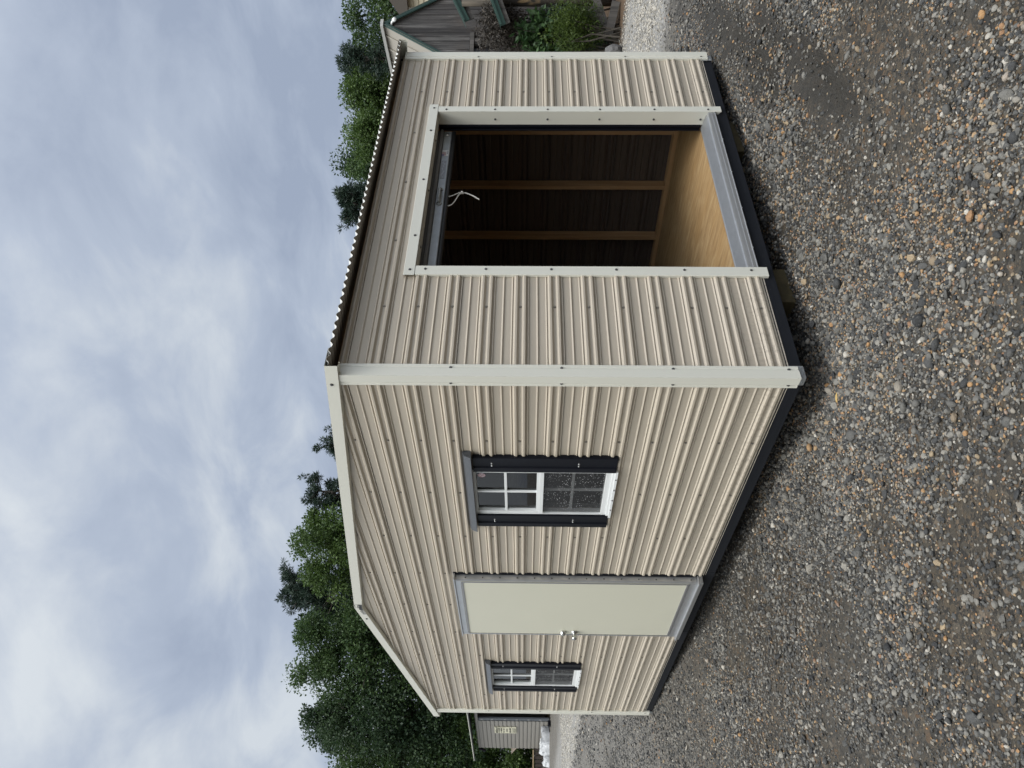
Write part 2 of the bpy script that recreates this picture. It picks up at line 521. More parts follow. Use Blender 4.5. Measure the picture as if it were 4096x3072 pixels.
for nm, fn in (('rut', rut_mask), ('road', road_mask), ('soil', soil_mask)):
    a = me.attributes.new(nm, 'FLOAT', 'POINT'); a.data.foreach_set('value', fn(GX, GY).ravel())
me.update(); me.validate()
ground = bpy.data.objects.new('ground', me); COL.objects.link(ground)
tag(ground, kind='structure')
def ground_mat():
    t = MT('gravel_ground')
    v = t.co((1, 1, 1))
    pal = [(0.0, (0.028, 0.026, 0.024)), (0.22, (0.058, 0.054, 0.047)), (0.42, (0.095, 0.087, 0.072)), (0.60, (0.15, 0.135, 0.11)),
           (0.75, (0.21, 0.16, 0.10)), (0.84, (0.25, 0.235, 0.205)), (0.93, (0.29, 0.17, 0.075)), (1.0, (0.44, 0.41, 0.36))]
    va = t.vor(150); vb = t.vor(62); vc = t.vor(27)
    s1 = t.n('ShaderNodeSeparateColor'); t.l(va.outputs['Color'], s1.inputs[0])
    s2 = t.n('ShaderNodeSeparateColor'); t.l(vb.outputs['Color'], s2.inputs[0])
    s3 = t.n('ShaderNodeSeparateColor'); t.l(vc.outputs['Color'], s3.inputs[0])
    ca = t.ramp(s1.outputs[0], pal); cb = t.ramp(s2.outputs[0], pal); cc = t.ramp(s3.outputs[0], pal)
    c = t.mix(t.ramp(s2.outputs[1], [(0.50, 0.0), (0.52, 1.0)]), ca, cb)
    c = t.mix(t.ramp(s3.outputs[1], [(0.70, 0.0), (0.72, 1.0)]), c, cc)
    c = t.mix(1.0, c, (0.30, 0.28, 0.25), 'MULTIPLY')
    big = t.noise(0.55, 5, 0.6)
    c = t.mix(t.ramp(big, [(0.38, 0.0), (0.66, 0.55)]), c, t.mix(t.noise(320, 2, 0.5), (0.034, 0.032, 0.028), (0.078, 0.073, 0.064)))
    # pale road stone
    road = t.attr('road').outputs['Fac']
    rc = t.ramp(s2.outputs[0], [(0.0, (0.16, 0.16, 0.158)), (0.4, (0.36, 0.36, 0.355)), (1.0, (0.62, 0.62, 0.61))])
    c = t.mix(road, c, rc)
    # farther yard: drier and a little paler
    sx = t.n('ShaderNodeSeparateXYZ'); t.l(t.co(), sx.inputs[0])
    far = t.ramp(t.math('MULTIPLY', t.math('ADD', t.math('MAXIMUM', sx.outputs[0], 0.0), t.math('MAXIMUM', sx.outputs[1], 0.0)), 0.05), [(0.13, 0.0), (0.35, 0.75)])
    c = t.mix(far, c, t.ramp(s2.outputs[2], [(0.0, (0.070, 0.066, 0.059)), (0.5, (0.14, 0.132, 0.118)), (1.0, (0.26, 0.248, 0.225))]))
    mud = t.mix(t.noise(60, 4, 0.6), (0.016, 0.0145, 0.012), (0.048, 0.044, 0.037))
    c = t.mix(t.ramp(t.attr('rut').outputs['Fac'], [(0.2, 0.0), (0.9, 0.85)]), c, mud)
    soil = t.mix(t.noise(25, 5, 0.7), (0.05, 0.032, 0.02), (0.15, 0.10, 0.06))
    c = t.mix(t.attr('soil').outputs['Fac'], c, soil)
    lump = t.noise(55, 5, 0.7)
    t.set(c, t.ramp(t.noise(2.0, 4, 0.6), [(0.35, 0.55), (0.65, 0.85)]), 0, 0.35)
    h = t.math('ADD', t.math('MULTIPLY', va.outputs['Distance'], -0.5), t.math('MULTIPLY', vb.outputs['Distance'], -0.9))
    h = t.math('ADD', h, t.math('MULTIPLY', t.noise(400, 2, 0.5), 0.3))
    h = t.math('ADD', h, t.math('MULTIPLY', lump, t.math('MULTIPLY', t.attr('rut').outputs['Fac'], 3.5)))
    t.bump(h, 0.85, 0.007)
    return t.m
me.materials.append(ground_mat())

# ------------------------------------------------------------------ loose gravel: uncountable, one object
rng = np.random.default_rng(11)
def stone_mesh(i):
    random.seed(100 + i)
    bm = bmesh.new()
    bmesh.ops.create_icosphere(bm, subdivisions=2, radius=1.0)
    ang = i % 3 != 0
    if ang:
        for k in range(9):
            n = Vector((random.gauss(0, 1), random.gauss(0, 1), random.gauss(0, 1))).normalized()
            d = random.uniform(0.55, 0.85)
            for v in bm.verts:
                q = v.co.dot(n) - d
                if q > 0: v.co -= n * q
    else:
        for v in bm.verts:
            v.co *= 1 + 0.12 * math.sin(v.co.x * 2.3 + i) + 0.1 * math.sin(v.co.y * 3.1 + i * 2)
    s = (random.uniform(0.8, 1.25), random.uniform(0.65, 0.95), random.uniform(0.45, 0.7))
    for v in bm.verts:
        v.co = Vector((v.co.x * s[0], v.co.y * s[1], v.co.z * s[2]))
    m = bpy.data.meshes.new('stone'); bm.to_mesh(m); bm.free()
    m.polygons.foreach_set('use_smooth', [not ang] * len(m.polygons))
    return m
def stone_mat():
    t = MT('loose_stone')
    a = t.attr('tint', 'INSTANCER').outputs['Fac']
    pal = [(0.0, (0.030, 0.032, 0.035)), (0.12, (0.060, 0.062, 0.064)), (0.28, (0.105, 0.105, 0.102)), (0.44, (0.165, 0.162, 0.152)), (0.58, (0.27, 0.262, 0.242)),
           (0.66, (0.22, 0.175, 0.125)), (0.75, (0.36, 0.285, 0.19)), (0.82, (0.38, 0.225, 0.105)), (0.88, (0.25, 0.145, 0.09)), (0.93, (0.40, 0.38, 0.345)), (1.0, (0.52, 0.50, 0.46))]
    c = t.ramp(a, pal)
    sp = t.noise(3.2, 5, 0.75)
    c = t.mix(1.0, c, (0.90, 0.878, 0.835), 'MULTIPLY')
    c = t.mix(t.ramp(sp, [(0.35, 0.45), (0.5, 0.0)]), c, t.mix(0.65, c, (0.02, 0.02, 0.02)))
    c = t.mix(t.ramp(sp, [(0.58, 0.0), (0.7, 0.35)]), c, t.mix(0.5, c, (0.5, 0.49, 0.46)))
    t.set(c, 0.62, 0, 0.4); t.bump(t.noise(5, 4, 0.7), 0.35, 0.15)
    return t.m
SM = stone_mat()
scol = bpy.data.collections.new('stone_shapes')       # never linked to the scene: only the source of the instances
for i in range(12):
    m = stone_mesh(i); m.materials.append(SM)
    o = bpy.data.objects.new('stone_shape', m); scol.objects.link(o)
P_, S_, T_ = [], [], []
ax0 = 0.8889
def scatter(n_m2, d0, d1, med, sig, smin, smax, half=R(42), off=0.0):
    area = half * (d1 * d1 - d0 * d0); n = int(n_m2 * area)
    d = np.sqrt(rng.uniform(d0 * d0, d1 * d1, n)); a = ax0 + off + rng.uniform(-half, half, n)
    x = CAM.x + d * np.cos(a); y = CAM.y + d * np.sin(a)
    s = np.clip(med * np.exp(rng.normal(0, sig, n)), smin, smax)
    # thin out: under the shed, in the mud, on soil; patchy elsewhere
    pat = 0.5 + 0.5 * fract_noise(x * 0.9, y * 0.9, 21) * 0.7 + 0.3 * fract_noise(x * 3.3, y * 3.3, 22)
    keep = rng.uniform(0, 1, n) < np.clip(0.0 + 1.30 * pat, 0.12, 1) if med < .0125 else rng.uniform(0, 1, n) < np.clip(1.5 * pat - .35, 0.04, 1)
    keep &= ~((x > 0.45) & (x < 3.45) & (y > 0.45) & (y < 6.2))
    keep &= rng.uniform(0, 1, n) > 0.80 * rut_mask(x, y)
    keep &= rng.uniform(0, 1, n) > soil_mask(x, y) * 0.95
    x, y, s = x[keep], y[keep], s[keep]; n = len(x)
    z = gz(x, y) + s * rng.uniform(0.0, 0.60, n)
    warm = fract_noise(x * 1.6, y * 1.6, 31) + 0.6 * fract_noise(x * 5, y * 5, 32)
    big = s > 0.0085
    t = rng.uniform(0, 1, n) ** 1.2 * 0.62
    wsel = rng.uniform(0, 1, n) < np.clip(0.20 + 0.22 * warm + 0.10 * np.clip((x + 0.4 - y) / 2.0, -1.3, 1), 0.03, 0.6) * np.where(big, 0.28, 1.1)
    t = np.where(wsel, rng.uniform(0.62, 0.90, n), t)
    t = np.where(rng.uniform(0, 1, n) < 0.022, rng.uniform(0.91, 1.0, n), t)
    t = np.where(road_mask(x, y) > rng.uniform(0, 1, n), rng.choice([0.58, 0.94, 1.0, 0.97], n), t)
    P_.append(np.stack([x, y, z], -1)); S_.append(s); T_.append(t)
scatter(4200, 2.15, 4.8, 0.0046, 0.30, 0.003, 0.009)
scatter(5600, 2.15, 4.8, 0.0072, 0.26, 0.005, 0.013)
scatter(1150, 2.15, 5.2, 0.0115, 0.24, 0.009, 0.020)
scatter(130, 2.15, 5.5, 0.0175, 0.22, 0.013, 0.028)
scatter(16, 2.15, 6.5, 0.027, 0.2, 0.02, 0.036)
scatter(4600, 4.8, 8.0, 0.0072, 0.33, 0.0045, 0.014)
scatter(600, 4.8, 9.0, 0.0110, 0.28, 0.008, 0.022)
scatter(70, 4.8, 11.0, 0.018, 0.25, 0.012, 0.030)
scatter(950, 8.0, 15.0, 0.0105, 0.36, 0.006, 0.024)
scatter(420, 15.0, 26.0, 0.0150, 0.36, 0.009, 0.032, R(9), R(25))
P_ = np.concatenate(P_); S_ = np.concatenate(S_); T_ = np.concatenate(T_); NG = len(P_)
gm = bpy.data.meshes.new('loose_gravel')
gm.vertices.add(NG); gm.vertices.foreach_set('co', P_.ravel())
def gattr(nm, typ, arr, key='value'):
    a = gm.attributes.new(nm, typ, 'POINT'); a.data.foreach_set(key, arr.ravel())
gattr('scl', 'FLOAT_VECTOR', (S_[:, None] * rng.uniform(0.8, 1.2, (NG, 3))).astype(np.float32), 'vector')
rots = np.stack([rng.normal(0, 0.35, NG), rng.normal(0, 0.35, NG), rng.uniform(0, 6.283, NG)], -1)
gattr('rot', 'FLOAT_VECTOR', rots.astype(np.float32), 'vector')
gattr('tint', 'FLOAT', T_.astype(np.float32))
gm.update()
gravel = bpy.data.objects.new('loose_gravel', gm); COL.objects.link(gravel)
tag(gravel, kind='stuff', label='loose grey and tan gravel stones strewn over the yard', cat='gravel')
ng = bpy.data.node_groups.new('scatter_stones', 'GeometryNodeTree')
ng.interface.new_socket('Geometry', in_out='INPUT', socket_type='NodeSocketGeometry')
ng.interface.new_socket('Geometry', in_out='OUTPUT', socket_type='NodeSocketGeometry')
gi, go = ng.nodes.new('NodeGroupInput'), ng.nodes.new('NodeGroupOutput')
iop = ng.nodes.new('GeometryNodeInstanceOnPoints'); ci = ng.nodes.new('GeometryNodeCollectionInfo')
ci.inputs['Collection'].default_value = scol; ci.inputs['Separate Children'].default_value = True; ci.inputs['Reset Children'].default_value = True
def na(nm, typ):
    q = ng.nodes.new('GeometryNodeInputNamedAttribute'); q.data_type = typ; q.inputs['Name'].default_value = nm; return q.outputs['Attribute']
ng.links.new(gi.outputs[0], iop.inputs['Points']); ng.links.new(ci.outputs[0], iop.inputs['Instance'])
iop.inputs['Pick Instance'].default_value = True
ng.links.new(na('scl', 'FLOAT_VECTOR'), iop.inputs['Scale'])
ng.links.new(na('rot', 'FLOAT_VECTOR'), iop.inputs['Rotation'])
ng.links.new(iop.outputs[0], go.inputs[0])
gmod = gravel.modifiers.new('scatter', 'NODES'); gmod.node_group = ng

# ------------------------------------------------------------------ the tan shed
LX, LY, PER = 3.495, 6.265, 0.2032
shed = empty('storage_shed', (0, 0, -0.085), 'tan metal storage shed with white trim, black skirting boards and an open roll-up doorway', 'shed')
PROF = [(0, 0), (.192, 0), (.230, .0062), (.236, .0062), (.280, 0), (.463, 0), (.492, .0058), (.498, .0058), (.522, .0003), (.585, .0158), (.641, .0158), (.700, .002),
        (.768, .002), (.828, .0158), (.882, .0158), (.940, 0), (.948, 0), (.970, .006), (.978, .006), (1.0, 0)]
def eave_z(y): return 2.485
RIDGE_Y, SLOPE = 3.163, 0.1226
def siding_wall(name, org, dirv, nrm, length, ztop, openings, screws, gable=False):
    org, dirv, nrm = Vector(org), Vector(dirv), Vector(nrm)
    mb = MB()
    # profile from the bottom up: list of (z, offset)
    pts = []
    zmax = ztop
    k = 0
    while True:
        base = k * PER
        lap = (k % 3 == 0)
        pp = []
        for d, o in reversed(PROF):
            if lap and d == 1.0: pp += [(1.0, -.006), (.984, -.006), (.983, .006)]; continue
            pp.append((d, o))
        for d, o in pp: pts.append((base + (1 - d) * PER, o))
        k += 1
        if k * PER > zmax + 0.01: break
    pts.insert(0, (-0.012, 0.002))
    pl = []
    for p in pts:
        if pl and abs(pl[-1][0] - p[0]) < 1e-7 and abs(pl[-1][1] - p[1]) < 1e-7: continue
        pl.append(p)
    cuts = sorted({z for op in openings for z in (op[2], op[3])} | {zmax} | ({2.42} if gable else set()))
    segs = []
    for (z0, o0), (z1, o1) in zip(pl[:-1], pl[1:]):
        zs = [z0] + [c for c in cuts if z0 + 1e-6 < c < z1 - 1e-6] + [z1]
        for a, b in zip(zs[:-1], zs[1:]):
            if b > zmax + 1e-6: continue
            if abs(z1 - z0) < 1e-9:
                segs.append((a, o0, b, o1)); continue
            f = (lambda z: o0 + (o1 - o0) * (z - z0) / (z1 - z0))
            segs.append((a, f(a), b, f(b)))
    def span(z):
        if gable and z > 2.42:
            h = (2.86 - z) / SLOPE + 0.05
            return max(0, RIDGE_Y - h), min(length, RIDGE_Y + h)
        return 0.0, length
    for a, oa, b, ob in segs:
        zm = (a + b) / 2
        ivs = [(0.0, 1.0)]
        lo0, hi0 = span(a); lo1, hi1 = span(b)
        xs = [None]
        blocks = sorted((op[0], op[1]) for op in openings if op[2] < zm < op[3])
        cur = 'lo'
        edges = []
        start = (lo0, lo1)
        for s0, s1 in blocks:
            edges.append((start, (s0, s0))); start = (s1, s1)
        edges.append((start, (hi0, hi1)))
        for (sa, sb), (ea, eb) in edges:
            if ea - sa < 1e-5 and eb - sb < 1e-5: continue
            fl = dirv.cross(Vector((0, 0, 1))).dot(nrm) < 0
            if fl: (sa, sb), (ea, eb) = (ea, eb), (sa, sb)
            mb.face([org + dirv * sa + nrm * oa + Vector((0, 0, a)), org + dirv * ea + nrm * oa + Vector((0, 0, a)),
                     org + dirv * eb + nrm * ob + Vector((0, 0, b)), org + dirv * sb + nrm * ob + Vector((0, 0, b))], 0)
    k = 0
    while k * PER < zmax:
        zs = k * PER + 0.266 * PER
        for u in screws:
            lo, hi = span(zs)
            if zs > zmax or not (lo + .02 < u < hi - .02): continue
            if any(op[0] - .01 < u < op[1] + .01 and op[2] - .01 < zs < op[3] + .01 for op in openings): continue
            mb.screw(org + dirv * u + nrm * 0.0022 + Vector((0, 0, zs)), nrm)
        k += 1
    return mb.build(name, [M['siding'], M['screw_tan']], shed)
WIN = [1.22, 5.005]
op_left = [(c - .285, c + .31, 0.85, 1.79) for c in WIN] + [(2.485, 3.71, -0.012, 2.02)]
siding_wall('gable_siding', (0, 0, 0), (0, 1, 0), (-1, 0, 0), LY, 2.86, op_left, [.627, 1.245, 1.87, 2.51, 3.14, 3.78, 4.40, 5.03, 5.66], True)
siding_wall('side_siding', (0, 0, 0), (1, 0, 0), (0, -1, 0), LX, 2.49, [(0.845, 2.655, -0.012, 2.16)], [.53, 2.936, 1.13, 1.75, 2.36])
siding_wall('gable_siding', (LX, 0, 0), (0, 1, 0), (1, 0, 0), LY, 2.86, [], [.655, 1.25, 1.87, 2.5, 3.1, 3.7, 4.3, 4.9, 5.5], True)
siding_wall('side_siding', (0, LY, 0), (1, 0, 0), (0, 1, 0), LX, 2.49, [], [.6, 1.2, 1.8, 2.4, 3.0])

# roof: corrugated sheet, white on top, grey beneath, with the open wave at the eaves
def roof_side(y_e, name):
    mb = MB()
    n = int((LX + 0.10) / 0.0667 * 10)
    xs = [-0.03 + i * (LX + 0.10) / n for i in range(n + 1)]
    def wave(x):
        c = math.cos(2 * math.pi * (x - 0.148) / 0.0667)
        return 0.0092 * (math.copysign(abs(c) ** 0.8, c))
    def z(x, y): return 2.519 + SLOPE * ((y if y_e < 1 else 2 * RIDGE_Y - y) + 0.1) + wave(x)
    A = [(x, y_e, z(x, y_e)) for x in xs]; B = [(x, RIDGE_Y, z(x, RIDGE_Y)) for x in xs]
    mb.strip(A, B, 0, smooth=True)
    A2 = [(a, b, c - 0.0018) for a, b, c in A]; B2 = [(a, b, c - 0.0018) for a, b, c in B]
    mb.strip(A2, B2, 1, smooth=True)
    mb.strip(A, A2, 1)
    return mb.build(name, [M['roof_top'], M['roof_under']], shed)
roof_side(-0.118, 'roof')
roof_side(2 * RIDGE_Y + 0.118, 'roof')
mb = MB()
for sgn in (-1, 1):
    y0 = RIDGE_Y; y1 = RIDGE_Y + sgn * 0.16
    mb.face([(-.03, y0, 2.936), (LX + .05, y0, 2.936), (LX + .05, y1, 2.936 - .16 * SLOPE), (-.03, y1, 2.936 - .16 * SLOPE)], 0)
mb.build('ridge_cap', M['roof_top'], shed)

def rake(x, s, name, ov=.036):
    """trim running up and down a gable edge; s = -1 for the near gable"""
    mb = MB()
    def sec(y):
        zt = 2.531 + SLOPE * (RIDGE_Y + 0.11 - abs(y - RIDGE_Y)) - 0.0
        zt = 2.529 + SLOPE * (RIDGE_Y + 0.113 - abs(y - RIDGE_Y))
        return [(x - s * .10, y, zt), (x + s * ov, y, zt), (x + s * ov, y, zt - .070), (x + s * (ov - .003), y, zt - .0715), (x + s * .006, y, zt - .079), (x + s * .006, y, zt - .074)]
    S0, S1, S2 = sec(-0.115), sec(RIDGE_Y), sec(2 * RIDGE_Y + 0.115)
    mb.strip(S0, S1, 0); mb.strip(S1, S2, 0)
    for y in (0.045, 6.47):
        mb.screw((x + s * .036, y, sec(y)[1][2] - .03), (s, 0, 0), 0.007)
    mb.screw((x + s * .036, 3.40, sec(3.40)[1][2] - .04), (s, 0, 0), 0.007)
    return mb.build(name, [M['trim'], M['screw']], shed)
rk = rake(0.0, -1, 'rake_trim')
rake(LX, 1, 'rake_trim', .075)
# taped joint with marker scribble at the peak
mb = MB()
zt = 2.529 + SLOPE * (RIDGE_Y + 0.113)
def rz(y): return 2.529 + SLOPE * (RIDGE_Y + 0.113 - abs(y - RIDGE_Y))
xx = -0.0375
def ink(pl, w=0.0028):
    for (y0, h0), (y1, h1) in zip(pl[:-1], pl[1:]):
        a = Vector((xx, y0, rz(y0) - h0)); b = Vector((xx, y1, rz(y1) - h1)); d = (b - a).normalized(); n = Vector((0, -d.z, d.y)) * w / 2
        mb.face([a - n, b - n, b + n, a + n], 0)
ink([(3.085, .006), (3.085, .066)]); ink([(3.085, .006), (3.155, .005), (3.165, .006)]); ink([(3.085, .066), (3.17, .066), (3.30, .066)], .0022)
random.seed(4)
p = [(3.09, .045)]
for i in range(26):
    p.append((3.09 + i * .0046 + random.uniform(-.003, .003), .052 + (.015 if i % 2 else -.017) + random.uniform(-.005, .005)))
ink(p, .0042)
p = [(3.095, .028), (3.12, .030), (3.15, .022), (3.16, .028)]; ink(p, .004)
p = [(3.20, .060)]
for i in range(12):
    p.append((3.21 + i * .008, .050 + (.012 if i % 2 else -.012) + random.uniform(-.005, .005)))
ink(p, .0035); ink([(3.23, .030), (3.26, .044)], .004)
mb.build('marker_scribble', M['ink'], rk)

# corner trims
def corner(cx, cy, sx, sy, name):
    mb = MB()
    half = [(.066, -.002), (.066, .019), (.062, .0225), (.047, .0225), (.043, .0195), (.036, .0195), (.031, .026), (.0, .0285)]
    A = [(cx - sx * a, cy + sy * o) for a, o in half]          # along x, offset in y
    B = [(cx + sx * o, cy - sy * a) for a, o in half]
    pr = A[:-1] + [(cx + sx * .0285, cy + sy * .0285)] + B[:-1][::-1]
    zb, zt_ = -0.052, 2.475
    mb.strip([(a, b, zb) for a, b in pr], [(a, b, zt_) for a, b in pr], 0)
    for z in (0.0, 0.632, 1.245, 1.858):
        mb.screw((cx - sx * .040, cy + sy * .0195, z), (0, sy, 0), .006); mb.screw((cx + sx * .0195, cy - sy * .040, z), (sx, 0, 0), .006)
    o = mb.build(name, [M['trim'], M['screw']], shed)
    b = MB()
    q = [(cx - sx * .078, cy + sy * .0085), (cx + sx * .0085, cy + sy * .0085), (cx + sx * .0085, cy - sy * .055)]
    q2 = [(cx - sx * .078, cy + sy * .006), (cx + sx * .006, cy + sy * .006), (cx + sx * .006, cy - sy * .055)]
    b.strip([(x, y, -.088) for x, y in q], [(x, y, -.005) for x, y in q], 0); b.strip([(x, y, -.088) for x, y in q2], [(x, y, -.005) for x, y in q2], 0)
    b.strip([(x, y, -.088) for x, y in q], [(x, y, -.088) for x, y in q2], 0)
    for x_ in (.062, .02):
        b.screw((cx - sx * x_, cy + sy * .0085, -.074), (0, sy, 0), .004, 0)
    b.screw((cx + sx * .0085, cy - sy * .03, -.074), (sx, 0, 0), .004, 0)
    b.build('corner_bracket', M['galv'], o)
corner(0, 0, -1, -1, 'corner_trim'); corner(LX, 0, 1, -1, 'corner_trim'); corner(0, LY, -1, 1, 'corner_trim'); corner(LX, LY, 1, 1, 'corner_trim')

# floor frame, skirting, floor, studs
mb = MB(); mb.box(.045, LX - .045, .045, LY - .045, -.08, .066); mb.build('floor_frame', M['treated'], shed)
for bx, nm in (((.0, LX, .002, .042, -.084, .03), 'skirting_board'), ((.0, .042, .044, 2.44, -.084, .03), 'skirting_board'), ((.0, .042, 2.443, 3.69, -.085, .03), 'skirting_board'),
               ((.0, .042, 3.693, LY, -.084, .03), 'skirting_board'), ((LX - .042, LX, .044, LY, -.084, .03), 'skirting_board')):
    mb = MB()
    # right board stays at the sheet plane, others too: 2 mm behind the siding
    mb.box(*bx)
    mb.build(nm, M['skid'], shed, bevel=.003)
mb = MB(); mb.box(.05, LX - .05, .098, LY - .05, .068, .086); mb.build('floor', M['ply'], shed)
def stud(x, y, along, z0=.125, z1=2.45):
    mb = MB()
    if along == 'x': mb.box(x - .019, x + .019, y, y + .089, z0, z1)
    else: mb.box(x, x + .089, y - .019, y + .019, z0, z1)
    mb.build('stud', M['stud'], shed)
XE = LX - .012
for y in (.075, .655, 1.25, 1.87, 2.48, 3.09, 3.70, 4.31, 4.92, 5.53, 6.15):
    stud(XE - .089, y, 'y')
for x in (.6, 1.2, 1.8, 2.4, 3.0):
    stud(x, LY - .10, 'x')
for y in (.627, .90, 1.543, 1.87, 2.46, 3.76, 4.40, 4.69, 5.328, 5.66, 6.1):
    stud(.012, y, 'y')
for x in (.10, .53, .825, 2.675, 2.94, 3.33):
    stud(x, .012, 'x')
for y0, y1, x0, x1, nm, mt in ((.10, LY - .10, XE - .089, XE, 'bottom_plate', 'study'), (3.74, LY - .1, .012, .1, 'bottom_plate', 'study'), (.1, 2.47, .012, .1, 'bottom_plate', 'study'), (LY - .10, LY - .012, .1, XE - .09, 'bottom_plate', 'studx'),
                               (.012, .095, .1, .82, 'bottom_plate', 'studx'), (.012, .095, 2.68, XE - .09, 'bottom_plate', 'studx')):
    mb = MB(); mb.box(x0, x1, y0, y1, .087, .124); mb.build(nm, M[mt], shed)
for y0, y1, x0, x1, mt in ((.10, LY - .10, XE - .089, XE, 'study'), (.10, LY - .10, .012, .101, 'study'), (.012, .099, .02, XE, 'studx'), (LY - .10, LY - .012, .02, XE, 'studx')):
    mb = MB(); mb.box(x0, x1, y0, y1, 2.435, 2.498); mb.build('top_plate', M[mt], shed)
for i in range(6):
    x = .35 + i * .55
    for s in (-1, 1):
        mb = MB(); y1 = RIDGE_Y + s * 3.05
        mb.beam((x, RIDGE_Y + s * .02, 2.86), (x, y1, 2.86 - 3.03 * SLOPE), .038, .075); mb.build('rafter', M['study'], shed)
mb = MB(); mb.box(.80, 2.70, .012, .088, 2.20, 2.42); mb.build('door_header', M['studx'], shed)

# roll-up doorway trims
def mb_trim(): return MB()
mb = MB()
pr = [(-.004, 2.204), (-.021, 2.203), (-.024, 2.200), (-.024, 2.136), (-.023, 2.134), (.088, 2.134), (.088, 2.137)]
mb.strip([(.782, y, z) for y, z in pr], [(2.716, y, z) for y, z in pr], 0)
for x in (.83, 1.154, 1.752, 2.356, 2.664): mb.screw((x, -.024, 2.165), (0, -1, 0), .006)
for x in (1.12, 1.72, 2.33): mb.screw((x, .045, 2.134), (0, 0, -1), .006)
mb.build('doorway_head_trim', [M['trim'], M['screw']], shed)
for (xo, xi, s) in ((.79, .868, 1), (2.695, 2.62, -1)):
    mb = MB()
    pr = [(xo, -.002), (xo, -.018), (xo + s * .003, -.0215), (xi, -.0215), (xi, .090), (xi - s * .004, .090)]
    zb = [-.042, -.040, -.040, -.030, .09, .09]
    mb.strip([(x, y, -.04 if i < 4 else .062) for i, (x, y) in enumerate(pr)], [(x, y, 2.133) for x, y in pr], 0)
    for z in (.06, .47, .888, 1.289, 1.694, 2.07): mb.screw(((xo + xi) / 2 + .01 * s, -.0215, z), (0, -1, 0), .006)
    for z in (.11, .47, .888, 1.289, 1.694): mb.screw((xi, .045, z), (s, 0, 0), .006)
    mb.build('doorway_jamb_trim', [M['trim'], M['screw']], shed)
# ribbed aluminium threshold
mb = MB()
pr = [(.132, .086), (.130, .095), (.120, .0955), (.114, .091)]
for i in range(10):
    y = .112 - i * .0108; z = .090 - i * .0022
    pr += [(y, z), (y - .0026, z + .0055), (y - .0056, z + .0050), (y - .0076, z - .0045)]
pr += [(.000, .067), (-.014, .064), (-.016, .040), (-.0175, .039), (-.0175, .016), (-.021, .0145), (-.021, .010), (.004, .009)]
for i_, (q0, q1) in enumerate(zip(pr[:-1], pr[1:])):
    gr = 4 <= i_ < 43 and i_ % 4 == 3  # groove bottoms darkened in colour to stand for their shade
    mb.strip([(.870, *q0), (.870, *q1)], [(2.618, *q0), (2.618, *q1)], 2 if gr else 0)
for x in (1.05, 1.45, 1.85, 2.25): mb.screw((x, -.021, .0125), (0, -1, 0), .004, 1)
mb.build('threshold', [M['alu'], M['galv'], paint('threshold_groove_shade', (.05, .05, .055), .6)], shed)
# guide tracks
for x0, x1 in ((2.610, 2.645), (.843, .878)):
    mb = MB(); mb.box(x0, x1, .094, .108, .10, 2.13); mb.box(x0 + .012, x1, .1085, .126, .10, 2.13); mb.box(x0, x1, .1265, .140, .10, 2.13)
    mb.build('guide_track', M['black'], shed, bevel=.003)
# rolled-up door
door = MB()
pr = [(.142, 2.092), (.142, 2.040), (.146, 2.034), (.165, 2.034), (.165, 2.092)]
pr2 = [(y, z) for y, z in pr]
door.strip([(.885, y, z) for y, z in pr2], [(2.602, y, z) for y, z in pr2], 0, closed=True)
door.screw((2.555, .142, 2.066), (0, -1, 0), .009, 1)
# curtain bent up to the drum
cu = MB()
pts = [(.150, 2.093), (.128, 2.098), (.122, 2.106), (.122, 2.118), (.135, 2.124), (.135, 2.150), (.150, 2.20), (.19, 2.28), (.26, 2.33)]
cu.strip([(.885, y, z) for y, z in pts], [(2.602, y, z) for y, z in pts], 0)
cu.tube([(.885, .36, 2.24), (2.602, .36, 2.24)], .14, 24, 0)
rud = cu.build('rollup_door', paint('charcoal_door_curtain', (0.15, 0.15, 0.15), 0.45, 0.1, 0.1, 6), shed)
bar = door.build('bottom_bar', [M['galv'], M['screw_bright']], rud, bevel=.002)
mb = MB(); mb.tube([(.885, .152, 2.018), (2.602, .152, 2.018)], .0165, 10); mb.build('rubber_seal', M['rubber'], rud)
mb = MB()
mb.tube([(1.705, .142, 2.068), (1.71, .128, 2.068), (1.73, .112, 2.068), (1.78, .106, 2.068), (1.83, .110, 2.068), (1.852, .124, 2.068), (1.858, .142, 2.068)],
        [.014, .0085, .0075, .010, .012, .010, .014], 10)
mb.lathe([(.0, -.006), (.019, -.006), (.021, 0), (.0, .001)], (1.700, .1415, 2.066), (0, 1, 0), 18)
mb.lathe([(.0, -.005), (.013, -.005), (.014, 0), (.0, .001)], (1.862, .1415, 2.062), (0, 1, 0), 14)
mb.build('lift_handle', M['galv'], rud)
mb = MB()
mb.box(1.995, 2.213, .1398, .1415, 2.050, 2.086, 0)
random.seed(8)
for i in range(14):
    x = 2.005 + i * .0145; h = random.choice((.006, .010, .014)); z = 2.068 + random.uniform(-.008, .008)
    mb.box(x, x + random.uniform(.004, .011), .1384, .1396, z - h / 2, z + h / 2, 1)
mb.build('maker_plate', [M['alu_dark'], M['alu']], rud)
mb = MB()
mb.box(2.274, 2.350, .1398, .1415, 2.041, 2.091, 0)
for i in range(4): mb.face([(2.276 + .002, .1394, 2.0895 - i * .0075), (2.326, .1394, 2.0865 - i * .0075), (2.326, .1394, 2.0830 - i * .0075), (2.278, .1394, 2.0860 - i * .0075)], 1)
mb.box(2.276, 2.292, .1388, .1393, 2.076, 2.090, 2)
for i in range(9): mb.box(2.300 + (i % 3) * .015, 2.311 + (i % 3) * .015, .1388, .1393, 2.0445 + (i // 3) * .004, 2.0465 + (i // 3) * .004, 3)
mb.build('flag_sticker', [M['white'], M['red'], M['blue'], M['ink']], rud)

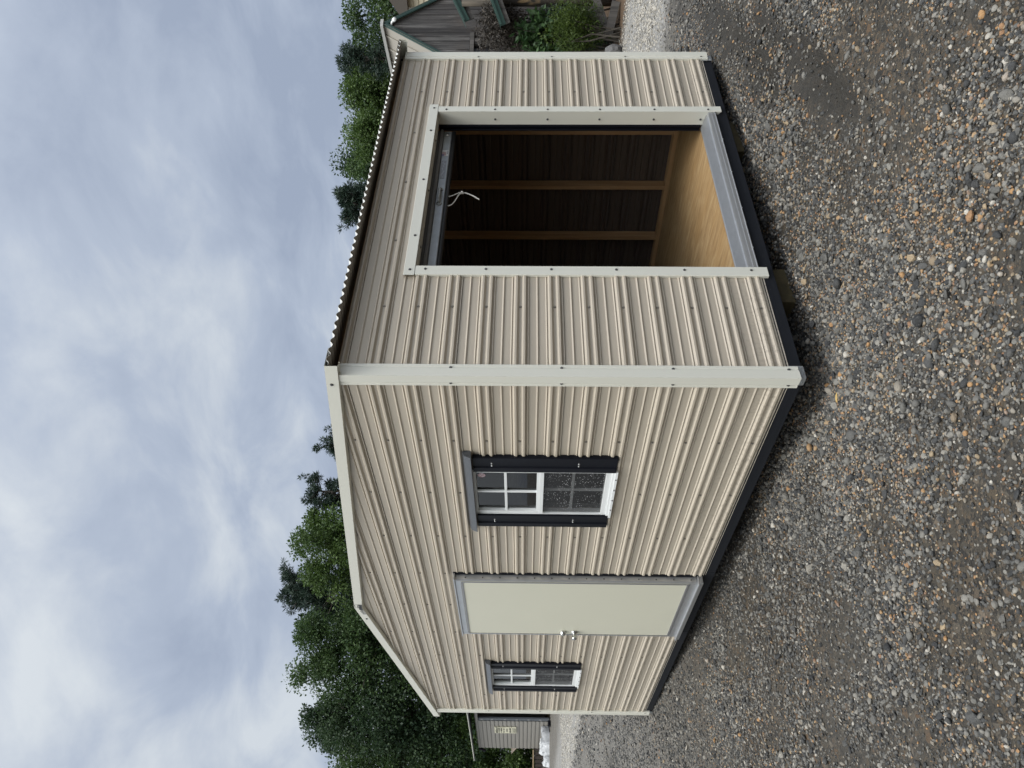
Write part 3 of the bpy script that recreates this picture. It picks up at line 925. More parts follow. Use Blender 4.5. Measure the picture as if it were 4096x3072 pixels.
# entry door
dr = MB()
X0 = -.050
fr = MB()
fr.box(X0, .03, 2.528, 2.546, .052, 2.004); fr.box(X0, .03, 3.668, 3.700, .052, 2.004)
fr.box(X0, .03, 2.547, 3.667, 1.958, 2.004); fr.box(X0 - .003, .03, 2.547, 3.667, .052, .105)
fr.box(X0 - .006, -.0, 2.530, 2.538, .06, 1.99); fr.box(X0 - .012, .02, 2.50, 3.72, 2.005, 2.016)
frame = fr.build('entry_door', M['alu'], shed, bevel=.0015)
mb = MB(); mb.box(X0 - .004, .0, 2.549, 3.665, .110, 1.955); mb.build('door_slab', M['door_white'], frame, bevel=.003)
mb = MB()   # inner bead round the slab
for b in ((2.549, 2.562, .112, 1.953), (3.655, 3.664, .112, 1.953)): mb.box(X0 - .008, X0 - .0045, *b)
mb.box(X0 - .008, X0 - .0045, 2.563, 3.654, 1.940, 1.953); mb.box(X0 - .009, X0 - .0045, 2.563, 3.654, .112, .130)
mb.build('glazing_bead', M['alu_dark'], frame)
mb = MB(); mb.box(-.046, -.008, 2.5215, 2.5275, .06, 1.99)
for i in range(14): mb.screw((-.03, 2.5215, .10 + i * .14), (0, -1, 0), .004)
mb.build('hinge_strip', [M['alu'], M['screw']], frame)
mb = MB(); mb.box(-.004, .02, 2.488, 2.520, -.01, 2.02); mb.build('door_channel', M['black'], frame)
mb = MB(); mb.box(X0 - .03, .0, 2.50, 3.72, .036, .0505); mb.box(X0 - .02, 0, 2.50, 3.72, .01, .035); mb.build('door_sill', M['alu'], frame, bevel=.003)
mb = MB(); mb.lathe([(.0, 0), (.031, 0), (.032, .006), (.020, .018), (.012, .022), (.012, .030), (.0195, .034), (.0235, .055), (.024, .066), (.020, .070), (.0, .071)], (X0 - .004, 3.602, .982), (-1, 0, 0), 28)
mb.build('door_knob', M['chrome'], frame)
mb = MB(); mb.lathe([(.0, 0), (.030, 0), (.031, .003), (.022, .030), (.019, .033), (.0, .034)], (X0 - .004, 3.602, 1.085), (-1, 0, 0), 28)
mb.build('deadbolt', M['chrome'], frame)

# windows
def window(c):
    f = MB(); yl, yr = c - .284, c + .300      # right jamb is the smaller y
    f.box(-.016, .034, yl, yl + .028, .915, 1.765); f.box(-.016, .034, yr - .024, yr, .915, 1.765)
    f.box(-.016, .05, yl, yr, 1.766, 1.79); f.box(-.016, .05, yl, yr, .878, .914)
    f.box(-.024, .05, yl, yr, .860, .877); f.box(-.032, .05, yl, yr, .842, .859)
    f.box(-.012, .04, yl + .0285, yr - .0325, 1.343, 1.364); f.box(-.018, .04, yl + .0285, yr - .0325, 1.318, 1.342)
    f.box(-.010, .016, yr - .050, yr - .025, 1.365, 1.765); f.box(-.010, .035, yl + .029, yl + .040, 1.365, 1.765)
    for i in range(4): f.screw((-.0325, yl + .08 + i * .13, .851), (-1, 0, 0), .0035)
    w = f.build('window', [M['vinyl'], M['screw']], shed, bevel=.002)
    g = MB(); ym = (yl + yr) / 2
    g.box(-.002, .010, ym - .009, ym + .009, 1.3645, 1.7655); g.box(-.0025, .0095, yl + .041, ym - .0092, 1.562, 1.580); g.box(-.0025, .0095, ym + .0092, yr - .051, 1.562, 1.580)
    g.build('upper_grille', M['vinyl'], w, bevel=.0015)
    g = MB(); g.box(.016, .028, ym - .009, ym + .009, .915, 1.3175); g.box(.0155, .0275, yl + .03, ym - .0092, 1.112, 1.130); g.box(.0155, .0275, ym + .0092, yr - .034, 1.112, 1.130)
    g.build('lower_grille', M['vinyl'], w)
    p = MB(); p.box(.0125, .0145, yl + .03, yr - .034, 1.364, 1.766); p.build('upper_pane', M['glass'], w)
    p = MB(); p.box(.0295, .0315, yl + .03, yr - .034, .914, 1.318); p.build('lower_pane', M['glass'], w)
    p = MB(); p.face([(-.006, yl + .03, .914), (-.006, yr - .034, .914), (-.006, yr - .034, 1.318), (-.006, yl + .03, 1.318)]); p.build('insect_screen', M['screen'], w)
    for y0, y1 in ((c - .444, c - .278), (c + .282, c + .444)):
        s = MB(); W = y1 - y0
        pr = [(y0, 0.0), (y0, -.026), (y0 + .004, -.030), (y0 + W * .30, -.030), (y0 + W * .33, -.022), (y0 + W * .66, -.022), (y0 + W * .70, -.030), (y1 - .004, -.030), (y1, -.026), (y1, 0.0)]
        s.prism([(x, y, .858) for y, x in pr], (0, 0, .918))
        for z in (1.655, 1.10):
            for dy in (-.013, .013): s.screw((-.022, (y0 + y1) / 2 + dy, z), (-1, 0, 0), .0042)
        s.build('shutter', [M['black'], M['screw_bright']], w)
    h = MB(); y0, y1 = c - .482, c + .478
    pr = [(.0, 1.785), (-.056, 1.780), (-.058, 1.784), (-.040, 1.826), (0, 1.842)]
    h.prism([(x, y0, z) for x, z in pr], (0, y1 - y0, 0))
    h.build('window_hood', M['hood'], w)
    s = MB(); n = 20
    s.face([(.0120, yl + .108 + .024 * math.cos(2 * math.pi * i / n), 1.730 + .026 * math.sin(2 * math.pi * i / n)) for i in range(n)])
    s.build('sticker', M['sticker'], w)
for c in WIN: window(c)

# things standing under or hanging on the shed
tag(None or (lambda: None)() or bpy.data.objects['storage_shed'])
def cord():
    mb = MB(); y = .150
    def sm(pts, n=8):
        o = []
        P = [Vector(pts[0])] + [Vector(q) for q in pts] + [Vector(pts[-1])]
        for i in range(1, len(P) - 2):
            for k in range(n):
                t = k / n
                o.append(0.5 * ((2 * P[i]) + (-P[i - 1] + P[i + 1]) * t + (2 * P[i - 1] - 5 * P[i] + 4 * P[i + 1] - P[i + 2]) * t * t + (-P[i - 1] + 3 * P[i] - 3 * P[i + 1] + P[i + 2]) * t ** 3))
        o.append(P[-1]); return o
    mb.tube(sm([(1.792, y, 2.018), (1.789, y - .004, 1.992), (1.803, y - .008, 1.960), (1.822, y - .010, 1.930), (1.822, y - .010, 1.915)]), .0038, 8)
    mb.tube(sm([(1.682, y, 2.018), (1.690, y - .004, 1.980), (1.725, y - .012, 1.955), (1.790, y - .014, 1.932), (1.820, y - .012, 1.915)]), .0038, 8)
    mb.tube(sm([(1.821, y - .010, 1.915), (1.815, y - .012, 1.880), (1.783, y - .012, 1.830), (1.744, y - .010, 1.782)]), [.004] * 8 + [.0045] * 8 + [.0055] * 5 + [.0045] * 4, 8)
    for k in range(3):
        a = [(1.820 + .009 * math.cos(t), y - .012 + .009 * math.sin(t), 1.917 - k * .006 + .004 * math.sin(t + k)) for t in np.linspace(0, 6.283, 13)]
        mb.tube(a, .0042, 7)
    o = mb.build('pull_rope', M['rope'])
    tag(o, 'knotted white pull rope hanging from the roll-up door', 'rope')
cord()
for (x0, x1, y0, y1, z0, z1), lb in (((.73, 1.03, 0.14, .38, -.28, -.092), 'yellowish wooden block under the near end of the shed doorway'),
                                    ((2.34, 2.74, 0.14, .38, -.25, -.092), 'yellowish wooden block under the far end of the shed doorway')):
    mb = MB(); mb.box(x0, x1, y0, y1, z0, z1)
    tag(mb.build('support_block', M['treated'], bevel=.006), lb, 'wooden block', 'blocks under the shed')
mb = MB(); mb.box(1.04, 1.17, .055, .30, -.125, -.0865)
tag(mb.build('shim_board', M['skid'], bevel=.004), 'dark shim board wedged beside the near block under the shed', 'board')

# ------------------------------------------------------------------ foliage helpers
def leaf_mat(name, c1, c2, trans=0.3):
    t = MT(name)
    a = t.attr('tint').outputs['Fac']
    c = t.mix(a, c1, c2)
    t.set(c, 0.55, 0, 0.35)
    tl = t.n('ShaderNodeBsdfTranslucent'); t.l(t.mix(0.4, c, scl(c2, 1.2)), tl.inputs[0])
    mx_ = t.n('ShaderNodeMixShader'); mx_.inputs[0].default_value = trans
    t.l(t.p.outputs[0], mx_.inputs[1]); t.l(tl.outputs[0], mx_.inputs[2]); t.l(mx_.outputs[0], t.o.inputs[0])
    return t.m
def quad_mesh(name, V, tint, mat, parent=None):
    """V: (n,4,3) array of leaf quads"""
    n = len(V); me = bpy.data.meshes.new(name)
    me.vertices.add(n * 4); me.vertices.foreach_set('co', V.reshape(-1).astype(np.float32))
    me.loops.add(n * 4); me.loops.foreach_set('vertex_index', np.arange(n * 4))
    me.polygons.add(n); me.polygons.foreach_set('loop_start', np.arange(0, n * 4, 4))
    a = me.attributes.new('tint', 'FLOAT', 'FACE'); a.data.foreach_set('value', tint.astype(np.float32))
    me.materials.append(mat); me.update()
    o = bpy.data.objects.new(name, me); COL.objects.link(o)
    if parent: adopt(o, parent)
    return o
def leaves_at(C_, L, rg, wid=0.45, droop=0.25, outdir=None, flat=0.5):
    n = len(C_)
    d = rg.normal(0, 1, (n, 3))
    if outdir is not None: d = d * 0.7 + outdir * 0.8
    d[:, 2] -= droop; d /= np.linalg.norm(d, axis=1)[:, None]
    nr = rg.normal(0, 1, (n, 3)); nr[:, 2] = np.abs(nr[:, 2]) + flat
    s = np.cross(d, nr); s /= np.linalg.norm(s, axis=1)[:, None] + 1e-9
    L = (L * rg.uniform(0.65, 1.3, n))[:, None]
    mid = C_ + d * L * 0.45
    up_ = np.cross(s, d) * L * 0.08
    return np.stack([C_, mid + s * L * wid * 0.5 - up_, C_ + d * L, mid - s * L * wid * 0.5 - up_], 1)
BARK = wood('bark', (0.045, 0.038, 0.03), (0.10, 0.088, 0.072), 'z', 0.9, 0.5)
LM = {'deep': leaf_mat('leaves_deep', (0.014, 0.034, 0.016), (0.054, 0.090, 0.036)),
      'mid': leaf_mat('leaves_mid', (0.020, 0.048, 0.016), (0.080, 0.130, 0.040)),
      'light': leaf_mat('leaves_light', (0.032, 0.066, 0.016), (0.095, 0.150, 0.038)),
      'pine': leaf_mat('needles', (0.012, 0.028, 0.020), (0.034, 0.058, 0.036), 0.15),
      'bright': leaf_mat('leaves_bright', (0.016, 0.034, 0.008), (0.095, 0.145, 0.024)),
      'shrub': leaf_mat('leaves_shrub', (0.018, 0.046, 0.016), (0.060, 0.115, 0.036)),
      'dead': leaf_mat('dead_vine', (0.018, 0.015, 0.012), (0.075, 0.062, 0.048), 0.1)}
def gnd(x, y): return float(gz(np.array([x]), np.array([y]), False)[0])

def broadleaf(x, y, ztop, rad, zlow, label, kind, seed, npuff=60, per=220, leaf=0.19, shape=1.0, puff=0.62, group=None, name='broadleaf_tree', spread=1.0):
    rg = np.random.default_rng(seed); g = gnd(x, y)
    root = empty(name, (x, y, g), label, 'tree', group)
    zc_, hz = (ztop + zlow) / 2, (ztop - zlow) / 2
    # several leaders of different height give the uneven skyline; puffs of leaves fill the crown up to the top
    nl = 4 if rad > 1.2 else 2
    la = rg.uniform(0, 6.283) + np.arange(nl) * 6.283 / nl + rg.normal(0, .4, nl)
    lr = rad * rg.uniform(0.35, 0.62, nl) * (0.9 if nl > 2 else .6); lx_, ly_ = x + lr * np.cos(la), y + lr * np.sin(la)
    ltop = ztop - np.abs(rg.normal(0, .06, nl)) * (ztop - zlow); ltop[rg.integers(nl)] = ztop
    li = rg.integers(0, nl, npuff)
    t_ = rg.uniform(0.0, 1.0, npuff) ** 0.8
    rl = rad * (0.62 if nl > 2 else .8) * np.sqrt(np.clip(1 - (0.35 + 0.65 * t_) ** (5.0 / shape), 0.03, 1)) * (0.55 + 0.45 * np.minimum(1, (1 - t_) * 3))
    an = rg.uniform(0, 6.283, npuff); ru = rg.uniform(0.3, 1.0, npuff) ** 0.6
    Pc = np.stack([lx_[li] + rl * ru * np.cos(an), ly_[li] + rl * ru * np.sin(an), zlow + (ltop[li] - 0.25 - zlow) * t_], -1)
    Pr = puff * rg.uniform(0.55, 1.2, npuff) * rad ** 0.5 * (1.0 - 0.35 * t_ ** 2)
    allC, tint, outd = [], [], []
    for i in range(npuff):
        n = int(per * rg.uniform(0.6, 1.3))
        q = rg.normal(0, 1, (n, 3)); q /= np.linalg.norm(q, axis=1)[:, None]
        q2 = q * (rg.uniform(0.1, 1.0, n) ** 0.45)[:, None] * Pr[i] * np.array([1.1, 1.1, 0.72])
        nz = np.sin(q[:, 0] * 5 + i) * np.sin(q[:, 1] * 6 + i * 2) * np.sin(q[:, 2] * 5 + i * 3)
        k = nz > -0.30
        allC.append(Pc[i] + q2[k]); outd.append(q[k])
        tint.append(np.clip(rg.uniform(0.05, 0.75) + rg.normal(0, 0.20, k.sum()), 0, 1))
    C_ = np.concatenate(allC); T = np.concatenate(tint); O = np.concatenate(outd)
    quad_mesh('crown', leaves_at(C_, np.full(len(C_), leaf), rg, 0.55, 0.25, O), T, LM[kind], root)
    mb = MB(); r0 = 0.045 * (ztop - g) ** 0.75
    tp = Vector((x + rg.normal(0, .15), y + rg.normal(0, .15), zc_ + hz * 0.55))
    mid = Vector((x + rg.normal(0, .1), y + rg.normal(0, .1), (g + tp.z) * 0.5))
    mb.tube([(x, y, g - .1), (x, y, g + .3), mid, tp], [r0 * 1.3, r0, r0 * .7, r0 * .2], 8)
    for i in range(min(npuff, 34)):
        p = Vector(Pc[i]); h = max(g + 1.2, min(tp.z - .2, p.z - rg.uniform(0.3, 1.4)))
        t = (h - g) / (tp.z - g); b = Vector((x, y, g)).lerp(tp, t); b.z = h
        m_ = b.lerp(p, 0.55); m_.z += 0.15
        mb.tube([b, m_, p], [r0 * .32 * (1.1 - t * .6), r0 * .17, r0 * .05], 5, caps=False)
    mb.build('trunk', BARK, root)
    return root
def pine(x, y, ztop, rad, zlow, label, seed, nbr=46, tuft=7, group=None, needle=0.24, flat=0.8):
    rg = np.random.default_rng(seed); g = gnd(x, y)
    root = empty('pine_tree', (x, y, g), label, 'tree', group)
    mb = MB(); r0 = 0.05 * (ztop - g) ** 0.7
    lean = rg.normal(0, .12, 2)
    mb.tube([(x, y, g - .1), (x + lean[0] * .5, y + lean[1] * .5, (g + ztop) / 2), (x + lean[0], y + lean[1], ztop - .15)], [r0, r0 * .7, r0 * .12], 8)
    C_, D_, T = [], [], []
    for i in range(nbr):
        t = rg.uniform(0, 1) ** 0.85
        z = zlow + (ztop - zlow) * t; L = rad * (1.0 - 0.62 * t ** 1.6) * rg.uniform(0.45, 1.15); a = rg.uniform(0, 6.283)
        b = Vector((x + lean[0] * t, y + lean[1] * t, z)); dr_ = Vector((math.cos(a), math.sin(a), rg.uniform(0.15, 0.75)))
        tip = b + dr_ * L
        mb.tube([b, b.lerp(tip, .5) + Vector((0, 0, -.06)), tip], [r0 * .22, r0 * .13, r0 * .05], 4, caps=False)
        for k in range(tuft):
            u = 0.55 + 0.45 * ((k + 1) / tuft) ** 0.6
            c = b.lerp(tip, u) + Vector(rg.normal(0, .13, 3)) * (0.5 + rad * .25)
            n = 34
            q = rg.normal(0, 1, (n, 3)); q[:, 2] += 0.35; q /= np.linalg.norm(q, axis=1)[:, None]
            C_.append(np.tile(np.array(c), (n, 1)) + q * 0.03); D_.append(q); T.append(np.clip(rg.uniform(.1, .8) + rg.normal(0, .15, n), 0, 1))
    C_ = np.concatenate(C_); D_ = np.concatenate(D_); T = np.concatenate(T); n = len(C_)
    s = np.cross(D_, rg.normal(0, 1, (n, 3))); s /= np.linalg.norm(s, axis=1)[:, None] + 1e-9
    L = (needle * rg.uniform(.7, 1.2, n))[:, None]
    V = np.stack([C_, C_ + D_ * L * .5 + s * .020, C_ + D_ * L, C_ + D_ * L * .5 - s * .020], 1)
    quad_mesh('crown', V, T, LM['pine'], root); mb.build('trunk', BARK, root)
    return root
TG = 'trees behind the shed'
broadleaf(33.8, 13.6, 10.3, 3.1, 2.0, 'tall dark broadleaf tree directly above the weathered barn roof, farthest to the barn side', 'mid', 1, 210, 260, leaf=.15, group=TG)
broadleaf(36.5, 10.6, 10.4, 3.0, 1.5, 'broadleaf tree rising behind the cream house beside the barn', 'deep', 2, 160, 250, leaf=.16, group=TG)
pine(30.0, 14.2, 9.7, 1.5, 3.0, 'slim dark pine squeezed between two broadleaf trees above the barn', 3, 60, 5, group=TG)
broadleaf(32.3, 17.0, 10.6, 3.0, 2.5, 'light green broadleaf tree above the far end of the shed eave', 'light', 4, 200, 250, leaf=.15, group=TG)
broadleaf(29.0, 17.3, 10.5, 2.0, 3.0, 'narrow broadleaf tree with a feathery pointed top over the shed eave', 'light', 5, 130, 230, leaf=.14, group=TG, shape=1.7)
pine(23.5, 16.8, 8.9, 2.1, 3.4, 'dark open-crowned pine over the middle of the shed eave', 6, 105, 6, group=TG)
broadleaf(34.0, 20.5, 11.0, 3.2, 1.5, 'shaded broadleaf tree filling the gap behind the open-crowned pine', 'deep', 21, 170, 240, leaf=.17, group=TG)
broadleaf(30.8, 19.5, 11.0, 2.3, 2.0, 'leafy light tree between the feathery pointed tree and the open-crowned pine', 'mid', 22, 130, 240, leaf=.15, group=TG)
broadleaf(31.2, 21.2, 11.4, 2.7, 2.0, 'dark tree showing through the open-crowned pine from behind', 'deep', 23, 150, 240, leaf=.16, group=TG)
broadleaf(21.0, 35.5, 12.6, 2.6, 3.0, 'dark rounded tree behind the two pines over the roof slope', 'deep', 24, 150, 240, leaf=.17, group=TG)
broadleaf(14.6, 37.5, 14.2, 2.9, 3.0, 'rounded dark tree filling in around the tallest pine', 'deep', 25, 190, 250, leaf=.17, group=TG)
broadleaf(25.0, 33.3, 13.3, .9, 8.5, 'small leafy treetop just peeking over the shed roof near its front corner', 'mid', 7, 30, 200, leaf=.15, group=TG)
pine(19.6, 29.3, 12.1, 1.3, 6.0, 'bushy young pine tip over the roof slope nearer the front corner', 8, 48, 5, group=TG)
pine(17.5, 30.4, 12.3, 1.6, 6.0, 'dark pine beside the light green broadleaf tree over the roof slope', 9, 60, 5, group=TG)
broadleaf(14.9, 31.3, 12.9, 3.0, 4.0, 'full light green broadleaf tree over the roof just before the peak', 'light', 10, 220, 260, leaf=.15, group=TG)
pine(14.4, 35.5, 14.3, 2.3, 6.5, 'tallest pine with upswept branches right above the roof peak', 11, 105, 6, group=TG, needle=.3)
broadleaf(10.9, 34.9, 12.9, 3.2, 3.0, 'big dark oak over the far roof slope beside the tallest pine', 'mid', 12, 260, 270, leaf=.15, group=TG)
broadleaf(8.2, 36.7, 12.4, 2.9, 3.0, 'dark oak with gaps in its crown over the far roof slope, above the grey shed', 'deep', 13, 210, 260, leaf=.15, group=TG)
broadleaf(5.4, 37.4, 11.3, 2.7, 2.5, 'thin-crowned dark oak at the open-sky end of the tree row, over the wooden fence', 'mid', 14, 150, 240, leaf=.15, group=TG)
broadleaf(13.5, 41.0, 11.5, 4.4, 1.0, 'wide shaded tree filling the gap behind the two oaks', 'deep', 15, 200, 240, leaf=.2, group=TG)
broadleaf(6.0, 42.5, 9.6, 4.0, .6, 'low shaded tree filling the gap behind the wooden fence', 'deep', 16, 180, 230, leaf=.2, group=TG)
broadleaf(7.1, 35.1, 5.4, 1.1, 1.2, 'young bright green tree just behind the roof of the grey shed', 'light', 17, 50, 230, group=TG, leaf=.12)
broadleaf(5.6, 36.0, 4.0, 1.4, .5, 'leafy green bush behind the tan gable end beside the grey shed', 'light', 18, 70, 230, leaf=.12, group='bushes behind the fence', name='bush')
broadleaf(4.0, 35.6, 3.3, 1.4, .4, 'darker green bush behind the wooden fence at the edge of view', 'mid', 19, 70, 230, leaf=.12, group='bushes behind the fence', name='bush')

# woods added unseen behind the camera, giving the window panes a dark reflection
rgw = np.random.default_rng(77); nw = 16000
aw = R(222) + rgw.uniform(-R(88), R(88), nw); dw = 27 + rgw.uniform(0, 9, nw) + 3 * np.sin(aw * 9)
hw = 10.5 + 2.2 * np.sin(aw * 13) + 1.5 * np.sin(aw * 31 + 1)
pw = np.stack([CAM.x + dw * np.cos(aw), CAM.y + dw * np.sin(aw), -0.8 + hw * rgw.uniform(0, 1, nw) ** .8], -1)
wood_o = quad_mesh('added_far_wood', leaves_at(pw, np.full(nw, 1.15), rgw, .6, .2), rgw.uniform(0, 1, nw), LM['mid'])
tag(wood_o, kind='stuff', label='unseen dark woods added behind the viewer for the window panes to reflect', cat='woods')

# ------------------------------------------------------------------ grey shed, sign, rubbish and fence beyond the far corner
gs = empty('grey_shed', (5.6, 27, .45), 'grey lap-sided shed with a flat eave and dark open doorway beyond the far corner', 'shed')
GREY = (0.225, 0.212, 0.190)
t = MT('grey_siding'); t.set(t.mix(t.noise(2, 5, .6, t.co((1, 1, 6))), scl(GREY, .88), scl(GREY, 1.1)), .5); M['grey'] = t.m
mb = MB(); y0, y1, zt_, zb_ = 22.6, 30.95, 3.32, .50
def gx(y): return 5.63 - .055 * (y - 27.0)
lap = .16; n = int((zt_ - zb_) / lap)
for a, b, zlo in ((27.62, y1, zb_), (y0, 24.4, zb_), (24.4, 27.62, 3.2)):
    for i in range(n + 1):
        z = zb_ + i * lap; z2 = min(z + lap, zt_)
        if z2 <= zlo or z >= zt_: continue
        z = max(z, zlo)
        mb.strip([(gx(a) - .030, a, z), (gx(a) - .024, a, z + .07), (gx(a) - .004, a, z2)], [(gx(b) - .030, b, z), (gx(b) - .024, b, z + .07), (gx(b) - .004, b, z2)], 0)
        mb.face([(gx(a) - .004, a, z), (gx(b) - .004, b, z), (gx(b) - .030, b, z), (gx(a) - .030, a, z)], 0)
mb.face([(gx(y1), y1, zb_), (9.0, y1 + .2, zb_), (9.0, y1 + .2, 3.9), (gx(y1), y1, zt_)], 0)
mb.face([(gx(y0), y0, zb_), (9.0, y0 + .2, zb_), (9.0, y0 + .2, 3.9), (gx(y0), y0, zt_)], 0)
mb.face([(9.0, y0 + .2, zb_), (9.0, y1 + .2, zb_), (9.0, y1 + .2, 3.9), (9.0, y0 + .2, 3.9)], 0)
mb.build('wall', M['grey'], gs)
mb = MB()
for s in (0, 1):
    z = 3.44 - s * .0
mb.prism([(gx(22.0) - .32, 22.0, 3.475), (gx(22.0) - .32, 22.0, 3.515), (9.3, 22.0, 4.1), (9.3, 22.0, 4.05)], (-.53, 9.65, 0))
mb.build('roof', paint('grey_shed_roof', (.06, .062, .065), .5), gs)
mb = MB(); mb.prism([(gx(22.0) - .335, 22.0, 3.507), (gx(22.0) - .335, 22.0, 3.53), (gx(22.0) - .321, 22.0, 3.53), (gx(22.0) - .321, 22.0, 3.507)], (-.53, 9.65, 0)); mb.build('fascia', M['trim'], gs)
mb = MB(); mb.box(gx(27.3) - .045, gx(27.3) + .05, 27.42, 27.60, .46, 3.20, 0); mb.box(gx(27.3) - .075, gx(27.3) - .02, 27.16, 27.40, .46, 3.16, 1)
for z in (.75, 1.2, 1.65, 2.1, 2.6, 3.0): mb.box(gx(27.3) - .082, gx(27.3) - .076, 27.20, 27.36, z, z + .09, 2)
mb.box(gx(26) - .04, gx(26) + .05, 24.4, 27.6, 3.20, 3.27, 0)
mb.build('door_frame', [M['black'], paint('blue_grey_track', (.085, .095, .11), .5), M['alu_dark']], gs)
mb = MB(); mb.box(6.1, 6.14, 24.5, 27.3, .47, 1.62); mb.build('inner_panel', paint('grey_panel', (.16, .165, .17), .5), gs)
mb = MB(); mb.box(5.75, 8.9, 22.9, 30.7, .46, .49); mb.build('floor', M['treated'], gs)
mb = MB(); mb.tube([(5.38, 31.02, 3.30), (5.36, 31.10, 3.16), (5.37, 31.25, 3.05), (5.36, 31.35, 3.10)], .05, 8); mb.build('downspout', M['black'], gs)
# sign with small print
sg = empty('wall_sign', (5.52, 28.6, 2.15), 'cream notice board of small dark print fixed to the grey shed wall', 'sign')
mb = MB(); ya, yb = 28.24, 28.94
mb.obox((gx(28.6) - .045, 28.59, 2.15), (-.055, 1, 0), (1, .055, 0), (0, 0, 1), .35, .012, .43)
mb.build('board', paint('cream_board', (.62, .60, .46), .5), sg)
mb = MB(); random.seed(3)
rows = [(2.50, .095, .62, .030), (2.405, .055, .55, .035), (2.315, .055, .58, .13), (2.215, .060, .58, .10), (2.09, .045, .40, .03), (1.97, .075, .55, .04), (1.855, .020, .60, .012), (1.805, .020, .58, .012), (1.755, .020, .52, .012)]
for z, h, w, gap in rows:
    mb = MB()
    y = 28.59 + w / 2
    mb.box(gx(y) - .0580, gx(y) - .0572, y - w, y, z - h * .08, z + h * .08)
    while y > 28.59 - w / 2:
        cw = h * random.uniform(.45, .75)
        for k in range(3):
            if random.random() < .85:
                mb.box(gx(y) - .062, gx(y) - .0585, y - cw, y - cw + cw * .28, z - h / 2, z + h / 2) if k == 0 else mb.box(gx(y) - .0622, gx(y) - .0586, y - cw * .95, y, z - h / 2 + (k - 1) * h * .42, z - h / 2 + (k - 1) * h * .42 + h * .2)
        y -= cw + (gap if random.random() < .22 else h * .16)
    mb.build('print_line', M['ink'], sg)

def lumpy(name, c, size, label, cat, mat, seed, crease=0.12, sub=4):
    bm = bmesh.new(); bmesh.ops.create_icosphere(bm, subdivisions=sub, radius=1.0)
    rg = np.random.default_rng(seed); K = rg.normal(0, 1, (14, 3)); ph = rg.uniform(0, 6, 14)
    for v in bm.verts:
        d = 0
        for k in range(14):
            f = 2.0 + k * .9
            d += abs(math.sin(v.co.dot(Vector(K[k])) * f * .8 + ph[k])) * crease / (1 + k * .35)
        p = v.co * (0.8 + d)
        z = p.z * size[2]
        v.co = Vector((p.x * size[0], p.y * size[1], max(z, -0.75 * size[2])))
    m = bpy.data.meshes.new(name); bm.to_mesh(m); bm.free(); m.materials.append(mat)
    o = bpy.data.objects.new(name, m); o.location = c; COL.objects.link(o)
    tag(o, label, cat); return o
t = MT('white_plastic'); t.set(t.mix(t.noise(6, 6, .7), (.26, .275, .29), (.62, .635, .65)), .3); t.bump(t.noise(9, 6, .7), .6, .05); M['plastic'] = t.m
t = MT('grey_plastic'); t.set(t.mix(t.noise(5, 5, .6), (.22, .23, .245), (.36, .37, .385)), .35); t.bump(t.noise(8, 6, .7), .5, .05); M['gplastic'] = t.m
def heap(name, c0, c1, w, h, label, cat, mat, seed, boxy=.5, folds=.16):
    """crumpled sheet thrown over a low pile running from c0 to c1: one draped surface down to the ground"""
    rg = np.random.default_rng(seed); c0, c1 = Vector(c0), Vector(c1); d = (c1 - c0); L = d.length; d.normalize(); n_ = Vector((-d.y, d.x, 0))
    NU, NV = 46, 26; mb = MB(); rows = []
    off = rg.uniform(0, 50, 2)
    for i in range(NU + 1):
        u = i / NU; row = []
        end = min(1.0, (min(u, 1 - u) / .10)) ** .5
        for j in range(NV + 1):
            v = j / NV * 2 - 1
            f = float(fract_noise(np.array([u * L * 5 + off[0]]), np.array([v * 2.2 + off[1]]), seed)[0]); f2 = float(fract_noise(np.array([u * L * 14 + off[1]]), np.array([v * 6 + off[0]]), seed + 1)[0])
            hh = h * end * (max(0, 1 - abs(v) ** (2 + 4 * boxy))) ** .6 * (1 + folds * 1.4 * f) + .035 * f2 * (1 - v * v)
            ww = w * (.75 + .25 * end) * (1 + .22 * f)
            q = c0 + d * (u * L + .05 * f2) + n_ * (v * ww + .02 * f2)
            row.append((q.x, q.y, gnd(q.x, q.y) - .01 + max(0, hh)))
        rows.append(row)
    for a_, b_ in zip(rows[:-1], rows[1:]): mb.strip(a_, b_)
    o = mb.build(name, mat); tag(o, label, cat); return o
heap('plastic_sheeting', (5.48, 28.05, 0), (5.22, 28.48, 0), .24, .30, 'grey wrapped bundle at the foot of the grey shed wall', 'bundle', M['gplastic'], 5, .9, .07)
heap('plastic_sheeting', (5.20, 28.50, 0), (4.72, 28.90, 0), .27, .33, 'heap of crumpled white plastic sheeting in front of the wooden fence', 'sheeting', M['plastic'], 6, .4, .2)
heap('plastic_sheeting', (4.70, 28.92, 0), (4.36, 29.20, 0), .20, .20, 'torn white plastic scrap at the outer end of the sheeting heap', 'sheeting', M['plastic'], 9, .2, .4)
fe = empty('wooden_fence', (4.6, 30.9, .5), 'dark board fence with a tan top rail beside the grey shed', 'fence')
mb = MB(); tints = []; random.seed(12)
p0, p1 = Vector((5.35, 30.95, .45)), Vector((3.2, 31.6, .45)); dd = (p1 - p0).normalized()
n = 15
for i in range(n):
    a = p0 + dd * (i * .15); h = random.uniform(.50, .56)
    mb.obox(a + Vector((0, 0, h / 2)), dd, dd.cross(Vector((0, 0, 1))), (0, 0, 1), .064, .012, h / 2)
mb.build('boards', wood('dark_fence_boards', (.022, .017, .014), (.065, .05, .04), 'z', .8), fe)
mb = MB(); mb.beam(p0 + Vector((0, 0, .575)), p1 + Vector((0, 0, .575)), .09, .05); mb.build('top_rail', wood('tan_rail', (.26, .19, .11), (.40, .31, .19), 'x'), fe)
